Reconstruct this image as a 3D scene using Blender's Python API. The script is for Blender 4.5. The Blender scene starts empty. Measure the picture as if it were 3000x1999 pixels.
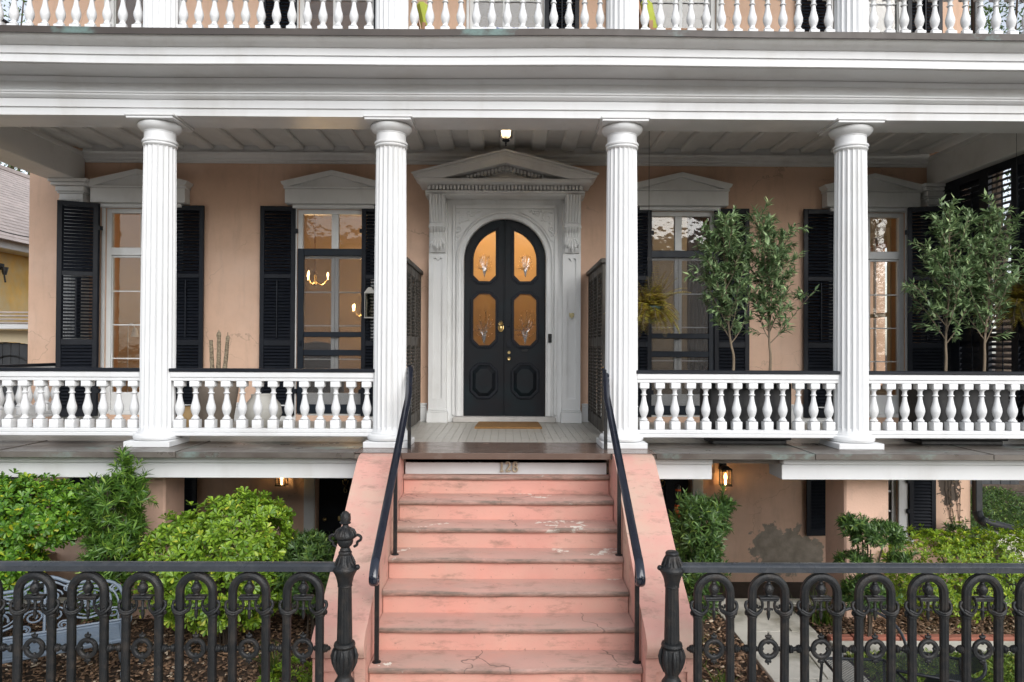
import bpy, math, random
import numpy as np
from mathutils import Matrix, Vector
from mathutils.geometry import tessellate_polygon
R = math.radians
random.seed(7); rng = np.random.default_rng(7)
S = bpy.context.scene
COL = S.collection

# ---------------------------------------------------------------- camera
cam = bpy.data.cameras.new('camera'); cam.lens = 25.0; cam.sensor_width = 36; cam.clip_end = 2000; cam.clip_start = .05
co = bpy.data.objects.new('camera', cam); COL.objects.link(co); S.camera = co
pit, yaw, rol = R(.6), R(.4), R(.25)
fw = Vector((math.sin(yaw)*math.cos(pit), math.cos(yaw)*math.cos(pit), math.sin(pit)))
r0 = Vector((math.cos(yaw), -math.sin(yaw), 0)); u0 = r0.cross(fw)
rt = math.cos(rol)*r0 + math.sin(rol)*u0; up = -math.sin(rol)*r0 + math.cos(rol)*u0
mw = Matrix((rt, up, -fw)).transposed().to_4x4(); mw.translation = (0, 0, 2.9); co.matrix_world = mw

# ---------------------------------------------------------------- sky, sun, exposure
SUN_EL, SUN_AZ = 32, 158          # azimuth clockwise from +Y: behind the camera, a little to its right
W = bpy.data.worlds.new('World'); S.world = W; W.use_nodes = True
wn, wl = W.node_tree.nodes, W.node_tree.links; wn.clear()
sky = wn.new('ShaderNodeTexSky'); sky.sky_type = 'NISHITA'; sky.sun_disc = False
sky.sun_elevation = R(SUN_EL); sky.sun_rotation = R(SUN_AZ); sky.air_density = 1.0; sky.dust_density = 1.2; sky.ozone_density = 1.0
hs = wn.new('ShaderNodeHueSaturation'); hs.inputs['Saturation'].default_value = .38
bg = wn.new('ShaderNodeBackground'); bg.inputs[1].default_value = .15
wo = wn.new('ShaderNodeOutputWorld')
wl.new(sky.outputs[0], hs.inputs['Color']); wl.new(hs.outputs[0], bg.inputs[0]); wl.new(bg.outputs[0], wo.inputs[0])
sl = bpy.data.lights.new('sun', 'SUN'); sl.energy = 1.5; sl.angle = R(55); sl.color = (1, .985, .97)
so = bpy.data.objects.new('sun', sl); COL.objects.link(so)
sd = Vector((math.sin(R(SUN_AZ))*math.cos(R(SUN_EL)), math.cos(R(SUN_AZ))*math.cos(R(SUN_EL)), math.sin(R(SUN_EL))))
so.rotation_euler = sd.to_track_quat('Z', 'Y').to_euler(); so.location = (0, -10, 20)
S.view_settings.view_transform = 'Standard'; S.view_settings.look = 'None'; S.view_settings.gamma = 1
S.view_settings.use_curve_mapping = False; S.view_settings.exposure = 0.72
S.render.engine = 'CYCLES'
S.cycles.max_bounces = 7; S.cycles.diffuse_bounces = 4; S.cycles.glossy_bounces = 3; S.cycles.transmission_bounces = 3
S.cycles.transparent_max_bounces = 12; S.cycles.caustics_reflective = False; S.cycles.caustics_refractive = False
S.cycles.use_denoising = True; S.cycles.sample_clamp_indirect = 6

# ---------------------------------------------------------------- materials
MATS = {}
class NT:
    def __init__(s, m): s.t = m.node_tree; s.n = s.t.nodes; s.l = s.t.links
    def add(s, k, **kw):
        n = s.n.new('ShaderNode'+k)
        for a, b in kw.items(): setattr(n, a, b)
        return n
    def link(s, a, b): s.l.new(a, b)
    def pos(s, scale=(1, 1, 1)):
        g = s.add('NewGeometry'); m = s.add('Mapping'); m.inputs['Scale'].default_value = scale
        s.link(g.outputs['Position'], m.inputs[0]); return m.outputs[0]
    def noise(s, scale, detail=4, rough=.55, vec=None, dist=0):
        n = s.add('TexNoise'); n.inputs['Scale'].default_value = scale; n.inputs['Detail'].default_value = detail
        n.inputs['Roughness'].default_value = rough; n.inputs['Distortion'].default_value = dist
        s.link(vec if vec is not None else s.pos(), n.inputs['Vector']); return n.outputs[0]
    def ramp(s, fac, a, b, ca=0., cb=1.):
        r = s.add('MapRange'); r.inputs[1].default_value = a; r.inputs[2].default_value = b; r.inputs[3].default_value = ca; r.inputs[4].default_value = cb
        s.link(fac, r.inputs[0]); return r.outputs[0]
    def math(s, op, a, b):
        m = s.add('Math', operation=op)
        for i, v in enumerate((a, b)):
            if isinstance(v, (int, float)): m.inputs[i].default_value = v
            else: s.link(v, m.inputs[i])
        return m.outputs[0]
    def mix(s, fac, a, b, mode='MIX'):
        m = s.add('Mix', data_type='RGBA', blend_type=mode)
        for i, v in ((0, fac), (6, a), (7, b)):
            if isinstance(v, (int, float)): m.inputs[i].default_value = v
            elif isinstance(v, tuple): m.inputs[i].default_value = (*v, 1) if len(v) == 3 else v
            else: s.link(v, m.inputs[i])
        return m.outputs[2]
def new_mat(name):
    m = bpy.data.materials.new(name); m.use_nodes = True; m.node_tree.nodes.clear(); MATS[name] = m
    t = NT(m); o = t.add('OutputMaterial'); p = t.add('BsdfPrincipled'); t.link(p.outputs[0], o.inputs[0])
    return m, t, p, o
def paint(name, col, rough=.5, dirt=None, amt=.35, scale=3., lo=.5, hi=.75, stretch=(1, 1, 1), var=.06, bump=.0, bscale=60., metal=0., spec=.5, coat=0):
    """base colour with soft variation, dirt blotches and fine relief"""
    m, t, p, o = new_mat(name)
    v = t.pos(stretch)
    n1 = t.noise(1.7, 3); c = t.mix(t.ramp(n1, .3, .7), tuple(x*(1-var) for x in col), tuple(min(1, x*(1+var)) for x in col))
    if dirt:
        n2 = t.noise(scale, 6, .62, v); f = t.math('MULTIPLY', t.ramp(n2, lo, hi), amt); c = t.mix(f, c, dirt)
    t.link(c, p.inputs['Base Color']); p.inputs['Metallic'].default_value = metal; p.inputs['Specular IOR Level'].default_value = spec
    n3 = t.noise(9, 3); t.link(t.ramp(n3, .2, .8, max(.02, rough-.08), min(1, rough+.08)), p.inputs['Roughness'])
    if coat: p.inputs['Coat Weight'].default_value = coat; p.inputs['Coat Roughness'].default_value = .12
    if bump:
        b = t.add('Bump'); b.inputs['Strength'].default_value = bump; b.inputs['Distance'].default_value = .01
        t.link(t.noise(bscale, 4, .6), b.inputs['Height']); t.link(b.outputs[0], p.inputs['Normal'])
    return m
paint('white', (.70, .705, .705), .45, (.42, .39, .34), .34, 2.2, .52, .8, (1, 1, .35), .03, .06, 35)
paint('white_trim', (.72, .725, .715), .45, (.36, .34, .29), .35, 3.5, .5, .8, (1, 1, .5), .03, .10, 40)
paint('white_ceiling', (.74, .735, .71), .55, (.35, .33, .29), .3, 2.5, .5, .8, (1, 1, 1), .03, .05, 30)
paint('black_paint', (.008, .010, .015), .45, (.030, .036, .045), .3, 6, .5, .8, (1, 1, 1), .2, .08, 70, 0, .25)
paint('navy_paint', (.008, .013, .021), .42, (.03, .035, .04), .3, 5, .5, .8, (1, 1, 1), .2, .08, 60, 0, .3)
paint('door_paint', (.009, .0095, .012), .45, (.007, .016, .020), .8, 1.6, .45, .65, (1, 1, 1), .12, .12, 55, 0, .22)
paint('screen_wood', (.055, .047, .038), .55, (.12, .10, .075), .5, 4, .5, .75, (1, 1, .3), .2, .15, 60)
paint('iron', (.009, .010, .011), .40, (.055, .042, .032), .5, 14, .48, .72, (1, 1, 1), .2, .5, 90, 0, .4)
paint('iron_rail', (.035, .040, .047), .30, (.10, .10, .10), .4, 12, .5, .75, (1, 1, 1), .15, .25, 90, 0, .5)
paint('rail_gloss', (.007, .010, .020), .16, (.03, .04, .06), .3, 10, .5, .75, (1, 1, 1), .2, .05, 60, 0, .6, .6)
paint('pier_stucco', (.68, .45, .34), .85, (.30, .21, .16), .55, 2.6, .55, .75, (1, 1, .8), .06, .35, 45)
paint('porch_plank', (.44, .42, .375), .40, (.30, .28, .24), .30, 1.6, .45, .8, (1, .4, 1), .05)
paint('floor_edge', (.14, .095, .075), .22, (.32, .31, .28), .35, 6, .55, .75, (1, 1, 1), .15, .1, 40)
paint('brass', (.60, .44, .20), .3, (.25, .16, .07), .4, 30, .5, .7, (1, 1, 1), .1, .1, 80, 1.0)
paint('old_brass', (.42, .36, .20), .4, (.2, .2, .13), .5, 30, .5, .7, (1, 1, 1), .1, .1, 80, 1.0)
paint('stone', (.62, .59, .51), .85, (.17, .155, .10), .75, 1.9, .48, .68, (1, 1, 1), .1, .3, 30)
paint('concrete', (.50, .48, .45), .85, (.25, .24, .21), .5, 2, .45, .7, (1, 1, 1), .08, .3, 40)
paint('bounce_concrete', (.36, .355, .34), .9, (.26, .25, .24), .5, 4, .5, .7, (1, 1, 1), .1, .4, 80)  # unseen street, made pale to bounce fill light into the porch
paint('soil', (.075, .047, .030), .95, (.03, .02, .014), .8, 8, .4, .65, (1, 1, 1), .2, .8, 40)
paint('dark_tile', (.03, .024, .020), .7, (.06, .05, .04), .6, 3, .4, .7, (1, 1, 1), .2, .2, 30)
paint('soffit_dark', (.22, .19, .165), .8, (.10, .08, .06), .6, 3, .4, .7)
paint('room_wall', (.42, .33, .23), .8, None); paint('room_pale', (.52, .51, .47), .8, None); paint('copper_dark', (.055, .043, .036), .45, (.16, .27, .25), .7, 2.2, .60, .70, (.7, 1, 1), .2)
paint('room_wood', (.16, .085, .045), .4, (.08, .04, .02), .6, 5, .4, .7, (1, 6, 1))
paint('yellow_stucco', (.86, .54, .15), .85, (.72, .62, .40), .8, 1.1, .42, .66, (1, 1, .7), .12, .3, 30)
paint('cream', (.66, .56, .38), .8, (.45, .36, .2), .4, 2)
paint('shingle', (.50, .43, .40), .9, (.36, .31, .29), .7, 6, .4, .65, (1, 1, 1), .15, .4, 60)
paint('gate_wood', (.035, .038, .042), .6, (.08, .08, .08), .5, 6, .5, .7, (1, 1, .2), .2, .2, 60)
paint('bark', (.20, .155, .105), .85, (.10, .075, .05), .7, 14, .45, .65, (1, 1, .25), .15, .5, 60)
paint('dark_bark', (.07, .052, .038), .9, (.14, .11, .08), .6, 10, .45, .65, (1, 1, .25), .15, .5, 60)
paint('planter_black', (.020, .020, .022), .5, (.06, .06, .055), .5, 8, .5, .7, (1, 1, 1), .2, .15, 60)
paint('stone_pot', (.22, .18, .145), .85, (.12, .10, .08), .6, 5, .45, .7, (1, 1, 1), .1, .4, 60)
paint('grey_ceramic', (.46, .45, .41), .6, (.3, .29, .26), .4, 6)
paint('ochre_ceramic', (.46, .30, .13), .6, (.3, .18, .08), .5, 8)
paint('green_pot', (.055, .095, .07), .5, (.10, .11, .08), .5, 9)
paint('bench_paint', (.15, .19, .24), .38, (.20, .22, .24), .55, 12, .5, .72, (1, 1, 1), .2, .3, 70)
paint('chair_metal', (.018, .021, .027), .4, (.05, .05, .055), .4, 9)
paint('lime_fabric', (.36, .40, .06), .9, (.26, .30, .05), .4, 9, .4, .7, (1, 1, 1), .08, .2, 200)
paint('teak', (.34, .17, .075), .55, (.2, .1, .05), .5, 6, .4, .7, (1, 1, 1), .1)
paint('white_fabric', (.70, .71, .74), .9, (.12, .16, .30), .9, 16, .52, .6)
paint('coir', (.30, .16, .055), .95, (.19, .10, .035), .6, 40, .4, .65, (1, 1, 1), .1, 1.0, 220)
paint('brick', (.36, .13, .085), .85, (.22, .09, .06), .6, 8, .4, .65, (1, 1, 1), .12, .3, 60)
paint('rubber', (.018, .020, .022), .45, (.06, .055, .05), .5, 9)
paint('orange', (.75, .13, .03), .5, None)
paint('dried_stem', (.30, .25, .17), .85, (.10, .07, .045), .85, 26, .42, .6, (1, 1, 3), .15, .5, 90)
paint('bronze_number', (.50, .43, .31), .45, (.6, .55, .46), .5, 30, .45, .65, (1, 1, 1), .1, 0, 50, .5)
paint('armchair_cloth', (.05, .042, .04), .9, None)

def stucco():
    m, t, p, o = new_mat('stucco')
    big = t.ramp(t.noise(.55, 3), .3, .7); c = t.mix(big, (.66, .435, .305), (.70, .48, .355))
    c = t.mix(t.math('MULTIPLY', t.ramp(t.noise(2.6, 7, .68), .42, .72), .42), c, (.50, .33, .235))
    c = t.mix(t.math('MULTIPLY', t.ramp(t.noise(4.5, 6, .7, t.pos((1.6, 1, .22))), .52, .74), .38), c, (.40, .27, .20))
    c = t.mix(t.math('MULTIPLY', t.ramp(t.noise(1.1, 5, .6), .50, .70), .35), c, (.76, .56, .44))
    vz = t.add('TexVoronoi', feature='DISTANCE_TO_EDGE'); vz.inputs['Scale'].default_value = .8; nz = t.add('TexNoise'); nz.inputs['Scale'].default_value = 3.5; nz.inputs['Detail'].default_value = 6; t.link(t.pos(), nz.inputs['Vector']); ms = t.add('VectorMath', operation='SCALE'); ms.inputs['Scale'].default_value = .5; t.link(nz.outputs[1], ms.inputs[0]); ad = t.add('VectorMath', operation='ADD'); t.link(t.pos(), ad.inputs[0]); t.link(ms.outputs[0], ad.inputs[1]); t.link(ad.outputs[0], vz.inputs['Vector'])
    c = t.mix(t.math('MULTIPLY', t.ramp(vz.outputs['Distance'], .002, .006, 1, 0), t.ramp(t.noise(.7, 2), .5, .56, 0, .45)), c, (.30, .20, .15))
    # bare cement showing where the render has fallen off, low on the wall
    g = t.add('NewGeometry'); d = t.add('VectorMath', operation='DISTANCE'); sc_ = t.add('VectorMath', operation='MULTIPLY')
    sc_.inputs[1].default_value = (1, 1, 1.5); t.link(g.outputs[0], sc_.inputs[0]); t.link(sc_.outputs[0], d.inputs[0]); d.inputs[1].default_value = (4.05, 10.2, -.05)
    near = t.ramp(d.outputs['Value'], .25, 1.0, 1, 0)
    msk = t.ramp(t.math('ADD', t.math('MULTIPLY', near, .55), t.math('MULTIPLY', t.noise(2.3, 6, .65), 1.15)), .93, .96)
    c = t.mix(msk, c, t.mix(t.ramp(t.noise(9, 4), .35, .65), (.23, .20, .16), (.34, .29, .235)))
    # dead-ivy scars beside the drain pipe
    sc2 = t.add('VectorMath', operation='MULTIPLY'); sc2.inputs[1].default_value = (2.3, 1, .95); t.link(g.outputs[0], sc2.inputs[0])
    d2 = t.add('VectorMath', operation='DISTANCE'); t.link(sc2.outputs[0], d2.inputs[0]); d2.inputs[1].default_value = (6.36*2.3, 10.2, .98*.95)
    iv = t.ramp(d2.outputs['Value'], .22, .62, 1, 0)
    m2 = t.ramp(t.math('ADD', t.math('MULTIPLY', iv, .5), t.math('MULTIPLY', t.noise(17, 4, .65), .8)), .74, .78)
    c = t.mix(m2, c, (.085, .065, .05))
    t.link(c, p.inputs['Base Color']); p.inputs['Roughness'].default_value = .85
    b = t.add('Bump'); b.inputs['Strength'].default_value = .25; b.inputs['Distance'].default_value = .006
    t.link(t.noise(55, 5, .65), b.inputs['Height']); t.link(b.outputs[0], p.inputs['Normal'])
stucco()

def pink(name, base, dusty, amt, tread):
    m, t, p, o = new_mat(name)
    c = t.mix(t.ramp(t.noise(2.1, 4), .35, .65), base, tuple(x*.90 for x in base))
    c = t.mix(t.math('MULTIPLY', t.ramp(t.noise(1.6, 6, .65, t.pos((1, 1.5, 1))), .40, .68), amt), c, dusty)
    c = t.mix(t.math('MULTIPLY', t.ramp(t.noise(6, 7, .72, t.pos((.5, 1, 1.6))), .53, .72), .7), c, (.17, .12, .09))
    c = t.mix(t.math('MULTIPLY', t.ramp(t.noise(26, 4, .6), .66, .72), .6), c, (.20, .14, .11))
    c = t.mix(t.math('MULTIPLY', t.ramp(t.noise(3.4, 5, .6, t.pos((1, 1, .6))), .54, .70), .16), c, (.70, .27, .19))
    if tread:
        v = t.add('TexVoronoi', feature='DISTANCE_TO_EDGE'); v.inputs['Scale'].default_value = 1.05
        w = t.add('VectorMath', operation='ADD'); nz = t.add('TexNoise'); nz.inputs['Scale'].default_value = 5
        t.link(t.pos(), nz.inputs['Vector']); ms = t.add('VectorMath', operation='SCALE'); ms.inputs['Scale'].default_value = .35
        t.link(nz.outputs[1], ms.inputs[0]); t.link(t.pos(), w.inputs[0]); t.link(ms.outputs[0], w.inputs[1]); t.link(w.outputs[0], v.inputs['Vector'])
        line = t.ramp(v.outputs['Distance'], .004, .010, 1, 0)
        keep = t.ramp(t.noise(.9, 2), .53, .57)
        c = t.mix(t.math('MULTIPLY', line, t.math('MULTIPLY', keep, .7)), c, (.10, .07, .055))
        chip = t.ramp(t.math('MULTIPLY', t.noise(9, 5, .7), t.ramp(t.noise(1.3, 2), .45, .7)), .54, .56)
        c = t.mix(chip, c, (.70, .65, .57))
        sx = t.add('SeparateXYZ'); gg = t.add('NewGeometry'); t.link(gg.outputs['Normal'], sx.inputs[0]); fr = t.ramp(sx.outputs[1], -.3, -.75)
        c = t.mix(t.math('MULTIPLY', fr, t.ramp(t.noise(5, 6, .7, t.pos((.7, 1, 3))), .34, .60, .1, .9)), c, (.13, .10, .075))
    t.link(c, p.inputs['Base Color']); t.link(t.ramp(t.noise(6, 3), .2, .8, .5, .75), p.inputs['Roughness'])
    b = t.add('Bump'); b.inputs['Strength'].default_value = .22; b.inputs['Distance'].default_value = .008
    t.link(t.noise(38, 5, .65), b.inputs['Height']); t.link(b.outputs[0], p.inputs['Normal'])
pink('pink_riser', (.66, .335, .27), (.56, .37, .29), .6, False)
pink('pink_tread', (.55, .315, .26), (.40, .295, .24), .65, True)
pink('pink_cheek', (.65, .345, .285), (.56, .43, .33), .8, False)

def copper():
    m, t, p, o = new_mat('copper_sheet')
    c = t.mix(t.ramp(t.noise(3, 5, .6, t.pos((.6, 1, 1))), .35, .65), (.17, .155, .135), (.10, .082, .070))
    c = t.mix(t.math('MULTIPLY', t.ramp(t.noise(1.8, 6, .7, t.pos((.8, 1.5, 1))), .55, .68), .6), c, (.25, .36, .33))
    t.link(c, p.inputs['Base Color']); p.inputs['Metallic'].default_value = .25; t.link(t.ramp(t.noise(5), .3, .7, .25, .5), p.inputs['Roughness'])
copper()

def leafmat(name, a, b, c3, trans=.28, rough=.4):
    m, t, p, o = new_mat(name)
    g = t.add('NewGeometry'); rp = t.add('ValToRGB'); e = rp.color_ramp.elements
    e[0].position = 0; e[0].color = (*a, 1); e[1].position = .9; e[1].color = (*b, 1); k = e.new(1.0); k.color = (*c3, 1); k2 = e.new(.45); k2.color = tuple(.62*x+.38*y for x, y in zip(a, b))+(1,)
    t.link(g.outputs['Random Per Island'], rp.inputs[0])
    t.link(rp.outputs[0], p.inputs['Base Color']); p.inputs['Roughness'].default_value = rough
    tr = t.add('BsdfTranslucent'); t.link(rp.outputs[0], tr.inputs[0]); mx = t.add('MixShader'); mx.inputs[0].default_value = trans
    t.link(p.outputs[0], mx.inputs[1]); t.link(tr.outputs[0], mx.inputs[2]); t.link(mx.outputs[0], o.inputs[0])
leafmat('leaf_pitto', (.10, .21, .018), (.33, .50, .045), (.52, .52, .06), .28, .32)
leafmat('leaf_pitto_dark', (.05, .15, .018), (.21, .40, .035), (.52, .50, .03), .28, .32)
leafmat('leaf_podo', (.045, .10, .030), (.14, .25, .055), (.30, .42, .08))
leafmat('leaf_podo_light', (.05, .13, .022), (.18, .33, .045), (.34, .46, .07))
leafmat('leaf_olive', (.08, .14, .06), (.29, .41, .19), (.50, .64, .30), .2, .45)
leafmat('leaf_fern', (.20, .11, .025), (.50, .44, .07), (.52, .55, .09), .3)
leafmat('leaf_hedge', (.11, .22, .015), (.34, .46, .03), (.48, .50, .04))
leafmat('leaf_lawn', (.08, .16, .02), (.27, .38, .05), (.44, .44, .08))
leafmat('leaf_tree', (.03, .075, .012), (.11, .19, .03), (.2, .26, .04))
leafmat('grass_blade', (.04, .09, .012), (.14, .22, .03), (.36, .30, .10))
leafmat('dead_leaf', (.05, .035, .022), (.16, .10, .05), (.22, .15, .07), .1, .8)
leafmat('mulch', (.075, .043, .026), (.36, .22, .13), (.72, .60, .45), 0, .9)

def glass(name, tint, refl=1.0, wav=.02):
    m, t, p, o = new_mat(name); t.n.remove(p)
    tr = t.add('BsdfTransparent'); tr.inputs[0].default_value = (*tint, 1); gl = t.add('BsdfGlossy'); gl.inputs['Roughness'].default_value = .01
    fr = t.add('Fresnel'); fr.inputs[0].default_value = 1.55; mx = t.add('MixShader')
    t.link(t.math('MULTIPLY', fr.outputs[0], refl*1.05), mx.inputs[0]); t.link(tr.outputs[0], mx.inputs[1]); t.link(gl.outputs[0], mx.inputs[2]); t.link(mx.outputs[0], o.inputs[0])
    b = t.add('Bump'); b.inputs['Strength'].default_value = wav; b.inputs['Distance'].default_value = .05; t.link(t.noise(7, 2), b.inputs['Height']); t.link(b.outputs[0], gl.inputs['Normal'])
glass('glass', (.88, .88, .86), 1.0, .06)
glass('lamp_glass', (.95, .93, .88), .5)
def frosted(name, tint, k):
    m, t, p, o = new_mat(name); t.n.remove(p)
    tl = t.add('BsdfTranslucent'); tl.inputs[0].default_value = (*tint, 1); tr = t.add('BsdfTransparent'); tr.inputs[0].default_value = (*tint, 1)
    gl = t.add('BsdfGlossy'); gl.inputs['Roughness'].default_value = .04; fr = t.add('Fresnel'); fr.inputs[0].default_value = 1.5
    a = t.add('MixShader'); a.inputs[0].default_value = k; b = t.add('MixShader')
    t.link(tr.outputs[0], a.inputs[1]); t.link(tl.outputs[0], a.inputs[2]); t.link(t.math('MULTIPLY', fr.outputs[0], 1.6), b.inputs[0])
    t.link(a.outputs[0], b.inputs[1]); t.link(gl.outputs[0], b.inputs[2]); t.link(b.outputs[0], o.inputs[0])
    bp = t.add('Bump'); bp.inputs['Strength'].default_value = .15; bp.inputs['Distance'].default_value = .03; t.link(t.noise(6, 3), bp.inputs['Height']); t.link(bp.outputs[0], gl.inputs['Normal'])
frosted('door_glass', (.95, .83, .62), .55); frosted('door_glass_dimmed', (.74, .66, .50), .42)  # lower panes tinted darker to stand in for dimmer hall light behind
frosted('etched', (1, .95, .85), .95); frosted('lamp_bell', (1, .93, .80), .75)
def mesh_screen(name, col, thick, scale, op):
    m, t, p, o = new_mat(name); tr = t.add('BsdfTransparent'); mx = t.add('MixShader'); mx.inputs[0].default_value = op
    p.inputs['Base Color'].default_value = (*col, 1); p.inputs['Roughness'].default_value = .5
    t.link(tr.outputs[0], mx.inputs[1]); t.link(p.outputs[0], mx.inputs[2]); t.link(mx.outputs[0], o.inputs[0])
mesh_screen('insect_screen', (.10, .10, .10), 0, 0, .28)
def emit(name, col, s):
    m, t, p, o = new_mat(name); t.n.remove(p); e = t.add('Emission'); e.inputs[0].default_value = (*col, 1); e.inputs[1].default_value = s; t.link(e.outputs[0], o.inputs[0])
emit('bulb_warm', (1, .62, .25), 14); emit('bulb_white', (1, .84, .62), 7)

# ---------------------------------------------------------------- mesh building
WLOC = {}
class M:
    def __init__(s): s.v = []; s.f = []
    def add(s, vs, fs):
        o = len(s.v); s.v.extend(vs); s.f.extend([tuple(i+o for i in f) for f in fs]); return s
    def box(s, x0, x1, y0, y1, z0, z1, c=0):
        if c <= 0:
            return s.add([(x, y, z) for z in (z0, z1) for y in (y0, y1) for x in (x0, x1)], [(0, 2, 3, 1), (4, 5, 7, 6), (0, 1, 5, 4), (2, 6, 7, 3), (0, 4, 6, 2), (1, 3, 7, 5)])
        vs = []; idx = {}
        for kx, X, dx in ((0, x0, c), (1, x1, -c)):
            for ky, Y, dy in ((0, y0, c), (1, y1, -c)):
                for kz, Z, dz in ((0, z0, c), (1, z1, -c)):
                    for a in range(3):
                        idx[kx, ky, kz, a] = len(vs)
                        vs.append((X if a == 0 else X+dx, Y if a == 1 else Y+dy, Z if a == 2 else Z+dz))
        fs = []; I = lambda x, y, z, a: idx[x, y, z, a]
        fs.append((I(0,0,0,0), I(0,0,1,0), I(0,1,1,0), I(0,1,0,0))); fs.append((I(1,0,0,0), I(1,1,0,0), I(1,1,1,0), I(1,0,1,0)))
        fs.append((I(0,0,0,1), I(1,0,0,1), I(1,0,1,1), I(0,0,1,1))); fs.append((I(0,1,0,1), I(0,1,1,1), I(1,1,1,1), I(1,1,0,1)))
        fs.append((I(0,0,0,2), I(0,1,0,2), I(1,1,0,2), I(1,0,0,2))); fs.append((I(0,0,1,2), I(1,0,1,2), I(1,1,1,2), I(0,1,1,2)))
        for y in (0, 1):
            for z in (0, 1): fs.append((I(0,y,z,1), I(1,y,z,1), I(1,y,z,2), I(0,y,z,2)))
        for x in (0, 1):
            for z in (0, 1): fs.append((I(x,0,z,0), I(x,1,z,0), I(x,1,z,2), I(x,0,z,2)))
        for x in (0, 1):
            for y in (0, 1): fs.append((I(x,y,0,0), I(x,y,1,0), I(x,y,1,1), I(x,y,0,1)))
        for x in (0, 1):
            for y in (0, 1):
                for z in (0, 1): fs.append((I(x,y,z,0), I(x,y,z,1), I(x,y,z,2)))
        return s.add(vs, fs)
    def prism(s, loops, axis, a, b):
        """polygon with holes (outer loop first) extruded along an axis from a to b; 2-D coords are the other two axes in order"""
        if not isinstance(loops[0][0], (tuple, list)): loops = [loops]
        def p3(p, c): return (c, p[0], p[1]) if axis == 'x' else (p[0], c, p[1]) if axis == 'y' else (p[0], p[1], c)
        flat = [p for l in loops for p in l]; n = len(flat)
        tri = tessellate_polygon([[Vector((p[0], p[1], 0)) for p in l] for l in loops])
        vs = [p3(p, a) for p in flat]+[p3(p, b) for p in flat]
        fs = [tuple(t) for t in tri]+[tuple(i+n for i in reversed(t)) for t in tri]; o = 0
        for l in loops:
            k = len(l)
            for i in range(k): j = (i+1) % k; fs.append((o+i, o+j, o+j+n, o+i+n))
            o += k
        return s.add(vs, fs)
    def lathe(s, prof, c=(0, 0, 0), n=16, axis='z', sx=1, sy=1):
        vs = []; fs = []; k = len(prof)
        for r, h in prof:
            for i in range(n):
                a = 2*math.pi*i/n; p = (r*math.cos(a)*sx, r*math.sin(a)*sy, h)
                if axis == 'x': p = (p[2], p[0], p[1])
                elif axis == 'y': p = (p[0], p[2], p[1])
                vs.append((p[0]+c[0], p[1]+c[1], p[2]+c[2]))
        for j in range(k-1):
            for i in range(n): i2 = (i+1) % n; fs.append((j*n+i, j*n+i2, (j+1)*n+i2, (j+1)*n+i))
        fs.append(tuple(range(n-1, -1, -1))); fs.append(tuple(range((k-1)*n, k*n)))
        return s.add(vs, fs)
    def tube(s, pts, r, n=8, prof=None, closed=False, upv=(0, 0, 1)):
        """sweep a round (or given 2-D) section along points; r may be a list"""
        pts = [Vector(p) for p in pts]; k = len(pts); rs = r if isinstance(r, (list, tuple)) else [r]*k
        pr = prof or [(math.cos(2*math.pi*i/n), math.sin(2*math.pi*i/n)) for i in range(n)]; n = len(pr)
        vs = []; fs = []; U = None
        for i, p in enumerate(pts):
            if closed: t = pts[(i+1) % k]-pts[i-1]
            else: t = pts[min(i+1, k-1)]-pts[max(i-1, 0)]
            t.normalize()
            if U is None:
                U = Vector(upv); U = U-t*U.dot(t)
                if U.length < 1e-3: U = Vector((1, 0, 0)); U = U-t*U.dot(t)
            else: U = U-t*U.dot(t)
            U.normalize(); V = t.cross(U)
            for a, b in pr: vs.append(tuple(p+V*(a*rs[i])+U*(b*rs[i])))
        m_ = k if closed else k-1
        for j in range(m_):
            j2 = (j+1) % k
            for i in range(n): i2 = (i+1) % n; fs.append((j*n+i, j*n+i2, j2*n+i2, j2*n+i))
        if not closed: fs.append(tuple(range(n-1, -1, -1))); fs.append(tuple(range((k-1)*n, k*n)))
        return s.add(vs, fs)
    def ball(s, c, r, n=8, m=5, sc=(1, 1, 1)):
        return s.lathe_s([(math.sin(math.pi*j/m)*r, -math.cos(math.pi*j/m)*r) for j in range(m+1)], c, n, sc)
    def lathe_s(s, prof, c, n, sc):
        o = len(s.v); s.lathe([(max(r, 1e-4), h) for r, h in prof], (0, 0, 0), n)
        for i in range(o, len(s.v)): p = s.v[i]; s.v[i] = (p[0]*sc[0]+c[0], p[1]*sc[1]+c[1], p[2]*sc[2]+c[2])
        return s
    def xf(s, fn, start=0):
        for i in range(start, len(s.v)): s.v[i] = tuple(fn(Vector(s.v[i])))
        return s
    def obj(s, name, mat, parent=None, smooth=35, origin=None):
        return mk(name, s.v, s.f, mat, parent, smooth, origin)
def mk(name, v, f, mat, parent=None, smooth=35, origin=None):
    v = np.asarray(v, dtype=np.float64).reshape(-1, 3)
    c = np.array(origin, float) if origin is not None else (v.min(0)+v.max(0))/2
    me = bpy.data.meshes.new(name)
    if isinstance(f, np.ndarray):
        k = f.shape[1]; n = len(f); me.vertices.add(len(v)); me.vertices.foreach_set('co', (v-c).astype(np.float32).ravel())
        me.loops.add(n*k); me.loops.foreach_set('vertex_index', f.astype(np.int32).ravel())
        me.polygons.add(n); me.polygons.foreach_set('loop_start', np.arange(0, n*k, k, dtype=np.int32)); me.update(calc_edges=True)
    else:
        me.from_pydata((v-c).tolist(), [], f); me.update()
    if smooth:
        me.polygons.foreach_set('use_smooth', [True]*len(me.polygons)); me.set_sharp_from_angle(angle=R(smooth))
    me.materials.append(MATS[mat]); o = bpy.data.objects.new(name, me); COL.objects.link(o)
    place(o, c, parent); return o
def place(o, c, parent):
    c = Vector(c); o.parent = parent; o.location = c-(WLOC[parent.name] if parent else Vector((0, 0, 0))); WLOC[o.name] = c
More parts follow.
